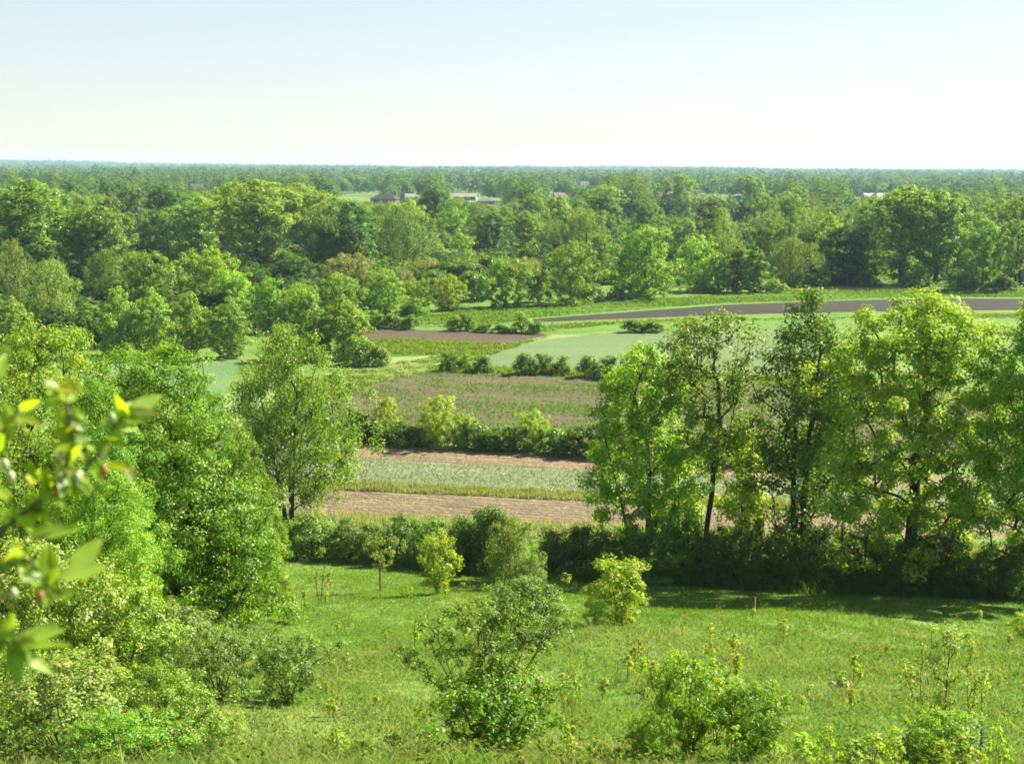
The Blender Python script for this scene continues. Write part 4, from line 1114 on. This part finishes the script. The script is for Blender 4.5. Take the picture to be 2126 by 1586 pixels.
mesh_obj('stem', fast_mesh('branch_stem', tv, tq, smooth=True), MAT['pale_bark'], parent=branch)
LG, LY, LD, LR = (.24, .38, .02), (.42, .43, .012), (.15, .29, .016), (.30, .10, .03)
LV = [  # base px, tip px, distance, width factor, colour
    ((118, 808), (92, 798), 1.2, .5, (.22, .26, .08)), ((122, 800), (172, 812), 1.2, .55, LY), ((128, 812), (150, 872), 1.2, .45, LY), ((135, 880), (112, 838), 1.2, .6, LG),
    ((138, 905), (162, 870), 1.2, .5, (.2, .26, .02)), ((140, 945), (100, 915), 1.2, .5, LG), ((142, 960), (172, 920), 1.2, .5, LG), ((148, 985), (118, 948), 1.19, .5, (.2, .25, .03)),
    ((240, 880), (262, 842), 1.25, .6, LD), ((262, 860), (348, 812), 1.26, .42, LG), ((270, 852), (344, 858), 1.26, .28, (.24, .27, .05)), ((238, 888), (214, 868), 1.25, .7, LD),
    ((225, 915), (252, 905), 1.24, .6, LD), ((205, 940), (225, 905), 1.24, .7, LD), ((196, 940), (176, 915), 1.22, .6, LG), ((228, 962), (284, 975), 1.24, .34, LY), ((262, 970), (280, 1004), 1.24, .4, (.26, .29, .06)),
    ((160, 985), (200, 1020), 1.2, .5, LG), ((172, 1000), (188, 1028), 1.2, .6, LG), ((70, 990), (58, 952), 1.2, .55, LD), ((62, 1010), (72, 972), 1.2, .45, LY), ((88, 1020), (128, 1008), 1.2, .4, LG),
    ((60, 1110), (182, 1092), 1.15, .34, LG), ((66, 1118), (118, 1100), 1.15, .45, (.2, .27, .03)), ((100, 1130), (110, 1228), 1.13, .42, LG), ((88, 1140), (98, 1215), 1.13, .4, LD), ((142, 1190), (222, 1108), 1.14, .48, LG),
    ((118, 1200), (238, 1168), 1.13, .42, LG), ((108, 1245), (172, 1222), 1.12, .6, LG), ((100, 1235), (52, 1190), 1.13, .4, LD), ((20, 1235), (-30, 1240), 1.13, .4, (.2, .25, .08)),
    ((30, 1330), (148, 1300), 1.1, .4, LG), ((40, 1345), (160, 1330), 1.1, .32, LG), ((30, 1350), (122, 1402), 1.1, .4, LG), ((20, 1345), (44, 1430), 1.1, .45, LD), ((10, 1335), (28, 1262), 1.1, .5, LG), ((0, 1340), (-30, 1270), 1.1, .5, LY),
    ((60, 1340), (128, 1282), 1.12, .45, LG), ((5, 1345), (-40, 1410), 1.1, .5, LD), ((35, 1340), (70, 1385), 1.1, .5, LD), ((-25, 740), (25, 722), 1.2, .6, LG), ((-20, 800), (20, 722), 1.22, .4, LG),
    ((0, 1060), (28, 1110), 1.2, .5, (.16, .26, .015)), ((-10, 1010), (30, 1045), 1.2, .5, LG), ((-10, 950), (18, 985), 1.3, .5, LD), ((20, 1075), (58, 1050), 1.19, .5, LD), ((40, 1070), (70, 1105), 1.19, .5, LG), ((5, 1180), (60, 1150), 1.14, .5, LD),
    ((0, 1150), (-40, 1120), 1.15, .5, LG), ((100, 975), (62, 1000), 1.2, .5, LG), ((190, 975), (212, 1002), 1.22, .5, LG), ((-10, 1290), (40, 1310), 1.12, .5, LD)]
for k in range(150):
    tw = twigs[(0, 0, 1, 2, 3, 4)[k % 6]]
    i_ = rb.integers(1 if k % 6 > 1 else 3, len(tw) - 1); f_ = rb.uniform()
    a = [tw[i_][q] * (1 - f_) + tw[i_ + 1][q] * f_ for q in range(3)] if i_ + 1 < len(tw) else list(tw[i_])
    th = rb.uniform(0, 6.28); l_ = rb.uniform(28, 68)
    LV.append(((a[0], a[1]), (a[0] + l_ * math.cos(th), a[1] + l_ * math.sin(th)), a[2], rb.uniform(.3, .45), (LG, LG, LD, (.24, .33, .02))[rb.integers(0, 4)]))
parts = []
for (a, b, d, wf, c) in LV:
    A = near(*a, d); B = near(*b, d + rb.uniform(-.03, .03))
    A, B = A, A + (B - A) * .88
    L = np.linalg.norm(B - A)
    nr = unit(np.array([.35, -.55, .75]) + rb.normal(size=3) * .25)
    v, q = leaf_blade(A, B - A, nr, L, max(L * wf * .85, .008) * 1.1, curl=.08, cup=.25)
    parts.append((v, q, c))
v, q, t_ = join(parts)
mesh_obj('leaves', fast_mesh('branch_leaves', v, q, tint=t_, smooth=True), MAT['branch_leaf'], parent=branch)
MAT['bud'] = surf_material('pale_bud', lambda t: (.40, .43, .22), .6)
MAT['red_bud'] = surf_material('red_brown_bud', lambda t: (.30, .13, .05), .6)


def pods(spots, mat, name, label):
    V, Q, o = [], [], 0
    for (px, py, d, r) in spots:
        c = near(px, py, d); nu, nv = 8, 6
        for i in range(nv + 1):
            for j in range(nu):
                a_ = math.pi * i / nv; b_ = 2 * math.pi * j / nu
                V.append(c + r * np.array([math.sin(a_) * math.cos(b_) * .8, math.sin(a_) * math.sin(b_) * .8, math.cos(a_) * 1.15]))
        Q += [(o + i * nu + j, o + i * nu + (j + 1) % nu, o + (i + 1) * nu + (j + 1) % nu, o + (i + 1) * nu + j) for i in range(nv) for j in range(nu)]
        o += (nv + 1) * nu
    for k in range(len(spots)):
        n_ = 56
        me = fast_mesh(name, np.array(V[k * n_:(k + 1) * n_]), np.array(Q[k * 48:(k + 1) * 48]) - k * n_, smooth=True)
        ob = mesh_obj(name, me, MAT[mat], parent=branch); ob['label'] = label


pods([(130, 1005, 1.19, .0048), (112, 806, 1.2, .004), (10, 965, 1.25, .005), (232, 866, 1.25, .004), (214, 948, 1.22, .004), (160, 990, 1.19, .004), (125, 948, 1.2, .004), (28, 1232, 1.13, .0045), (22, 990, 1.22, .005), (165, 985, 1.2, .004)], 'bud', 'flower_bud', 'pale bud')
pods([(216, 977, 1.23, .0046), (118, 1020, 1.19, .0046), (84, 1240, 1.12, .005), (122, 812, 1.2, .004)], 'red_bud', 'leaf_bud', 'red brown bud')

# ------------------------------------------------------------------ boulder and stake
MAT['rock'] = surf_material('boulder_rock', lambda t: ramp(t, noise(t, 6, 6, .7), [(.3, (.20, .165, .15)), (.7, (.34, .29, .265))]), bump=(14, .6, .03))


def boulder(px, py, wpx, label, seed):
    b = at(px, py); wd = wpx / FPX * b[1]
    r = np.random.default_rng(seed); nu, nv = 28, 16
    V, Q = [], []
    ph = r.uniform(0, 6.28, 6)
    for i in range(nv + 1):
        for j in range(nu):
            a_ = math.pi * i / nv; b_ = 2 * math.pi * j / nu
            p = np.array([math.sin(a_) * math.cos(b_), math.sin(a_) * math.sin(b_), math.cos(a_)])
            k = 1 + .12 * math.sin(3 * p[0] + ph[0]) + .1 * math.sin(4 * p[1] + ph[1]) + .08 * math.sin(5 * p[2] + ph[2] + 3 * p[0]) + .03 * math.sin(11 * p[0] + ph[3]) * math.sin(9 * p[1])
            V.append(p * k * np.array([wd * .5, wd * .35, wd * .30]))
    Q = [(i * nu + j, i * nu + (j + 1) % nu, (i + 1) * nu + (j + 1) % nu, (i + 1) * nu + j) for i in range(nv) for j in range(nu)]
    o = mesh_obj('boulder', fast_mesh('boulder', np.array(V), np.array(Q), smooth=True), MAT['rock'])
    o.location = [float(b[0]), float(b[1]), float(b[2]) + wd * .12]
    tag(o, label, 'boulder')


boulder(1755, 1424, 34, 'larger pale boulder lying in the grass of the slope', 1)
boulder(1728, 1422, 20, 'smaller pale stone touching the larger boulder', 2)
b, H, _ = place(1568, 1276, 1238, 6)
tv, tq = tubes([(0, 0, -.15), (0, 0, H * .5), (0.0, 0, H * .97)], [(0, 0, H * .5), (.02, 0, H * .97), (.02, 0, H)], [.022, .02, .018], [.02, .018, .008], 8)
o = mesh_obj('wooden_stake', fast_mesh('wooden_stake', tv, tq), surf_material('weathered_stake', lambda t: ramp(t, noise(t, 8, 4), [(.3, (.33, .29, .24)), (.7, (.5, .46, .4))]))); o.location = [float(v) for v in b]
o.rotation_euler = (.02, -.07, 0)
tag(o, 'lone pale wooden stake at the edge of the tree shadow', 'stake')


# ------------------------------------------------------------------ far houses
def house(px, ty, D, wpx, wall, roof, hip, label):
    d = ray(px, 500); wd = wpx * .8 / FPX * D; gr_ = sum(roof) / 3; roof = tuple(.34 * c_ + .22 * gr_ for c_ in roof); gr_ = sum(wall) / 3; wall = tuple(.4 * c_ + .2 * gr_ for c_ in wall)
    top = ray(px, ty)[2] * D
    g = float(G(d[0] * D, D)); H = top - g
    dp = max(6.5, min(wd * .55, 10)); eave = H * .58
    e = bpy.data.objects.new('house', None); COL.objects.link(e); e.location = (d[0] * D, D, g)
    e.rotation_euler = (0, 0, rnd.uniform(-.25, .25))
    tag(e, label, 'house', 'houses far out in the woods')
    a, b_ = wd / 2, dp / 2
    rise = 0 if hip else 1
    v = [(-a, -b_, -.3), (a, -b_, -.3), (a, b_, -.3), (-a, b_, -.3), (-a, -b_, eave), (a, -b_, eave), (a, b_, eave), (-a, b_, eave)]
    f = [(0, 1, 5, 4), (1, 2, 6, 5), (2, 3, 7, 6), (3, 0, 4, 7)]
    if not hip:
        v += [(-a, 0, H - .12), (a, 0, H - .12)]; f += [(4, 7, 8), (6, 5, 9)]
    me = bpy.data.meshes.new('house_wall'); me.from_pydata(v, [], f); me.update()
    mesh_obj('wall', me, surf_material('house_wall', lambda t: wall, .9), parent=e)
    o_ = .45; ex = a + o_; ey = b_ + o_; ez = eave - .2; r_ = (a - min(a, b_) * .8) if hip else ex
    v = [(-ex, -ey, ez), (ex, -ey, ez), (ex, ey, ez), (-ex, ey, ez), (-r_, 0, H), (r_, 0, H), (-ex, -ey, ez - .15), (ex, -ey, ez - .15), (ex, ey, ez - .15), (-ex, ey, ez - .15)]
    f = [(0, 1, 5, 4), (2, 3, 4, 5), (1, 2, 5), (3, 0, 4), (6, 7, 1, 0), (7, 8, 2, 1), (8, 9, 3, 2), (9, 6, 0, 3)] if hip else [(0, 1, 5, 4), (2, 3, 4, 5), (6, 7, 1, 0), (8, 9, 3, 2)]
    me = bpy.data.meshes.new('house_roof'); me.from_pydata(v, [], f); me.update()
    mesh_obj('roof', me, surf_material('house_roof', lambda t: roof, .8), parent=e)
    for k in range(max(2, int(wd / 4))):
        xx_ = -a + (k + .5) * wd / max(2, int(wd / 4))
        z0 = eave * .35; z1 = eave * .8
        v = [(xx_ - .6, -b_ - .05, z0), (xx_ + .6, -b_ - .05, z0), (xx_ + .6, -b_ - .05, z1), (xx_ - .6, -b_ - .05, z1), (xx_ - .6, -b_ + .05, z0), (xx_ + .6, -b_ + .05, z0), (xx_ + .6, -b_ + .05, z1), (xx_ - .6, -b_ + .05, z1)]
        me = bpy.data.meshes.new('house_window'); me.from_pydata(v, [], [(0, 1, 2, 3), (1, 5, 6, 2), (4, 0, 3, 7), (3, 2, 6, 7), (4, 5, 1, 0)]); me.update()
        mesh_obj('window', me, surf_material('window_glass', lambda t: (.03, .035, .045), .15) if k == 0 else bpy.data.materials['window_glass'], parent=e)


for h_ in HOUSES:
    house(*h_)
plant(PR['m_spruce'], (ray(1812, 500)[0] * 955, 955, -20.5), 11, 5, 'spruce_tree', 'lone pointed conifer standing before the long white house', 'tree')
plant(PR['m_spruce'], (ray(836, 500)[0] * 800, 800, -20.5), 9, 4, 'spruce_tree', 'lone dark conifer beside the white gabled house', 'tree')
for nm, x0, x1, d0, d1 in (('far_tan_field', 760, 990, 1080, 1110), ('far_stubble_field', 1425, 1500, 1000, 1060)):
    v = [(ray(x, 500)[0] * d, d, float(G(0, d)) + .15) for x, d in ((x0, d0), (x1, d0), (x1, d1), (x0, d1))]
    me = bpy.data.meshes.new(nm); me.from_pydata(v, [], [(0, 1, 2, 3)]); me.update()
    mesh_obj(nm, me, MAT['straw'], 'structure')

# ------------------------------------------------------------------ the far woods, one mass to the skyline
rf = np.random.default_rng(21)


def crown_template(nq, conic=False):
    n = nq
    d = unit(rf.normal(size=(n, 3))); d[:, 2] = np.abs(d[:, 2]) * 1.0 - .35 * rf.uniform(0, 1, n)
    d = unit(d)
    ph = rf.uniform(0, 6.28, 5)
    m = 1 + .16 * np.sin(3 * np.arctan2(d[:, 1], d[:, 0]) + ph[0] + 3 * d[:, 2]) + .14 * np.sin(5 * np.arctan2(d[:, 1], d[:, 0]) + ph[1] - 5 * d[:, 2])
    r = m * rf.uniform(.72, 1.02, n)
    pos = d * r[:, None]
    nrm = unit(d + rf.normal(size=(n, 3)) * .16 + np.array([0, 0, .2]))
    return pos, nrm


TEMPL = {k: [crown_template(k) for _ in range(6)] for k in (150, 230, 84, 34)}
FV, FT = [], []
total = 0
fcols = np.array([(.062, .112, .022), (.08, .13, .03), (.04, .08, .02), (.082, .115, .04), (.055, .10, .022), (.03, .062, .022), (.10, .14, .03)]) * np.array([1.28, 1.32, 1.0])
for (d0, d1, area, nq, ls) in ((500, 950, 85, 230, 1.15), (950, 1900, 190, 84, 2.2), (1900, 6200, 1500, 34, 5.2)):
    A = .41 * (d1 ** 2 - d0 ** 2)
    cnt = int(A / area)
    D = np.sqrt(rf.uniform(d0 ** 2, d1 ** 2, cnt))
    x = rf.uniform(-.41, .41, cnt) * D
    gap = vnoise(x, D, 420, 9) > .62
    big = 1 if d1 < 1900 else 1.15 if d1 < 2000 else 1.9
    H = rf.uniform(8.5, 14.5, cnt) * (1 + .2 * (rf.uniform(0, 1, cnt) > .95))
    H = H * (1 + .28 * np.clip(vnoise(x, D, 260, 14), -1, 1.2))
    Rr = rf.uniform(3.6, 6.2, cnt) * big
    z = G(x, D)
    P3 = np.stack([x, D, z + H], 1)
    fx = P3 @ F_
    px = 1063 + FPX * (P3 @ R_) / fx; py = 793 - FPX * (P3 @ U_) / fx; wp = 2 * Rr * FPX / D
    ok = ~gap
    for (a, b_, y_, dd) in KEEP:
        ok &= ~((D < dd + 12) & (py < y_) & (px + wp * .5 > a) & (px - wp * .5 < b_))
    for (xa, xb, da, db) in ((760, 990, 1072, 1112), (1425, 1500, 990, 1062)):
        ok &= ~((D > da - 6) & (D < db) & (px > xa) & (px < xb))
    sel = np.where(ok)[0]
    ti = rf.integers(0, 6, len(sel)); ci = rf.integers(0, 7, len(sel)); ang = rf.uniform(0, 6.28, len(sel))
    for t_ in range(6):
        s_ = sel[ti == t_]
        if not len(s_):
            continue
        pos, nrm = TEMPL[nq][t_]
        an = ang[ti == t_]; c, s = np.cos(an), np.sin(an)
        hh = H[s_] * .58
        rot = lambda q: np.stack([q[None, :, 0] * c[:, None] - q[None, :, 1] * s[:, None], q[None, :, 0] * s[:, None] + q[None, :, 1] * c[:, None], np.repeat(q[None, :, 2], len(c), 0)], -1)
        pp = rot(pos); nn = rot(nrm)
        pp = pp * np.stack([Rr[s_], Rr[s_], hh], -1)[:, None, :] + np.stack([x[s_], D[s_], z[s_] + H[s_] - hh], -1)[:, None, :]
        col = fcols[ci[ti == t_]] * rf.uniform(.7, 1.3, (len(s_), 1))
        col = np.repeat(col[:, None], nq, 1) * rf.uniform(.9, 1.1, (len(s_), nq, 1))
        v, q, tt = leaf_mesh_data(rf, pp.reshape(-1, 3), nn.reshape(-1, 3), ls, ls * .85, col.reshape(-1, 3))
        FV.append(v); FT.append(tt)
for a_ in smaller:
    p_, H_, W_ = a_[3], a_[4], a_[5]
    pos, nrm = TEMPL[230][rf.integers(0, 6)]
    an = rf.uniform(0, 6.28); c, s = math.cos(an), math.sin(an)
    q_ = np.stack([pos[:, 0] * c - pos[:, 1] * s, pos[:, 0] * s + pos[:, 1] * c, pos[:, 2]], 1)
    n_ = np.stack([nrm[:, 0] * c - nrm[:, 1] * s, nrm[:, 0] * s + nrm[:, 1] * c, nrm[:, 2]], 1)
    q_ = q_ * np.array([W_ / 2, W_ / 2, H_ * .55]) + np.array([p_[0], p_[1], -20.5 + H_ * .45])
    v, q, tt = leaf_mesh_data(rf, q_, n_, .9, .7, fcols[rf.integers(0, 7)] * rf.uniform(.85, 1.15, (len(q_), 1)))
    FV.append(v); FT.append(tt)
# the green floor of the valley wood: brambles and saplings too tangled to count
UV_, UT_ = [], []
cnt = 5800
D = np.sqrt(rf.uniform(158 ** 2, 520 ** 2, cnt)); x = rf.uniform(-.41, .41, cnt) * D
P3 = np.stack([x, D, np.full(cnt, -20.5)], 1)
fx = P3 @ F_; px = 1063 + FPX * (P3 @ R_) / fx; py = 793 - FPX * (P3 @ U_) / fx
edge = np.interp(px, [-100, 330, 480, 505, 740, 760, 1000, 1100, 1300, 1500, 1650, 2126], [735, 732, 728, 682, 678, 645, 605, 600, 600, 592, 586, 594])
ok = (py < edge) & ~((px > 905) & (px < 1060) & (py > 522) & (py < 548))
x, D = x[ok], D[ok]
for i in range(len(x)):
    pos, nrm = TEMPL[150][i % 6]
    R1 = rf.uniform(1.6, 3.6); H1 = rf.uniform(1.2, 4.2) * (1 + .3 * (D[i] > 300))
    a = rf.uniform(0, 6.28); c, s = math.cos(a), math.sin(a)
    pp = np.stack([(pos[:, 0] * c - pos[:, 1] * s) * R1 + x[i], (pos[:, 0] * s + pos[:, 1] * c) * R1 + D[i], -20.5 + H1 * .4 + pos[:, 2] * H1 * .6], 1)
    nn = np.stack([nrm[:, 0] * c - nrm[:, 1] * s, nrm[:, 0] * s + nrm[:, 1] * c, nrm[:, 2]], 1)
    col = fcols[rf.integers(0, 7)] * rf.uniform(.8, 1.1) * rf.uniform(.8, 1.2, (len(pp), 1))
    v, q, tt = leaf_mesh_data(rf, pp, nn, .75, .5, col)
    UV_.append(v); UT_.append(tt)
UV_ = np.concatenate(UV_); UT_ = np.concatenate(UT_)
mesh_obj('woodland_undergrowth', fast_mesh('woodland_undergrowth', UV_, np.arange(len(UV_)).reshape(-1, 4), tint=UT_), MAT['far_leaf'], 'stuff')
FV = np.concatenate(FV); FT = np.concatenate(FT)
mesh_obj('distant_woodland', fast_mesh('distant_woodland', FV, np.arange(len(FV)).reshape(-1, 4), tint=FT), MAT['far_leaf'], 'stuff')
print('far quads', len(FV) // 4, 'autos', len(autos), len(smaller), 'things', len(THINGS))

# ------------------------------------------------------------------ the hazy air
me = bpy.data.meshes.new('haze')
x0, x1, y0, y1, z0, z1 = -7600, 7600, -400, 9900, -27, 22
me.from_pydata([(x0, y0, z0), (x1, y0, z0), (x1, y1, z0), (x0, y1, z0), (x0, y0, z1), (x1, y0, z1), (x1, y1, z1), (x0, y1, z1)], [],
               [(3, 2, 1, 0), (4, 5, 6, 7), (0, 1, 5, 4), (1, 2, 6, 5), (2, 3, 7, 6), (3, 0, 4, 7)])
me.update()
m, t, out = new_mat('haze')
pv = t.nodes.new('ShaderNodeVolumePrincipled')
pv.inputs['Density'].default_value = .0001
pv.inputs['Density Attribute'].default_value = ''
pv.inputs['Color'].default_value = (.50, .74, .95, 1)
pv.inputs['Anisotropy'].default_value = .1
t.links.new(pv.outputs[0], out.inputs['Volume'])
mesh_obj('haze', me, m, 'stuff')
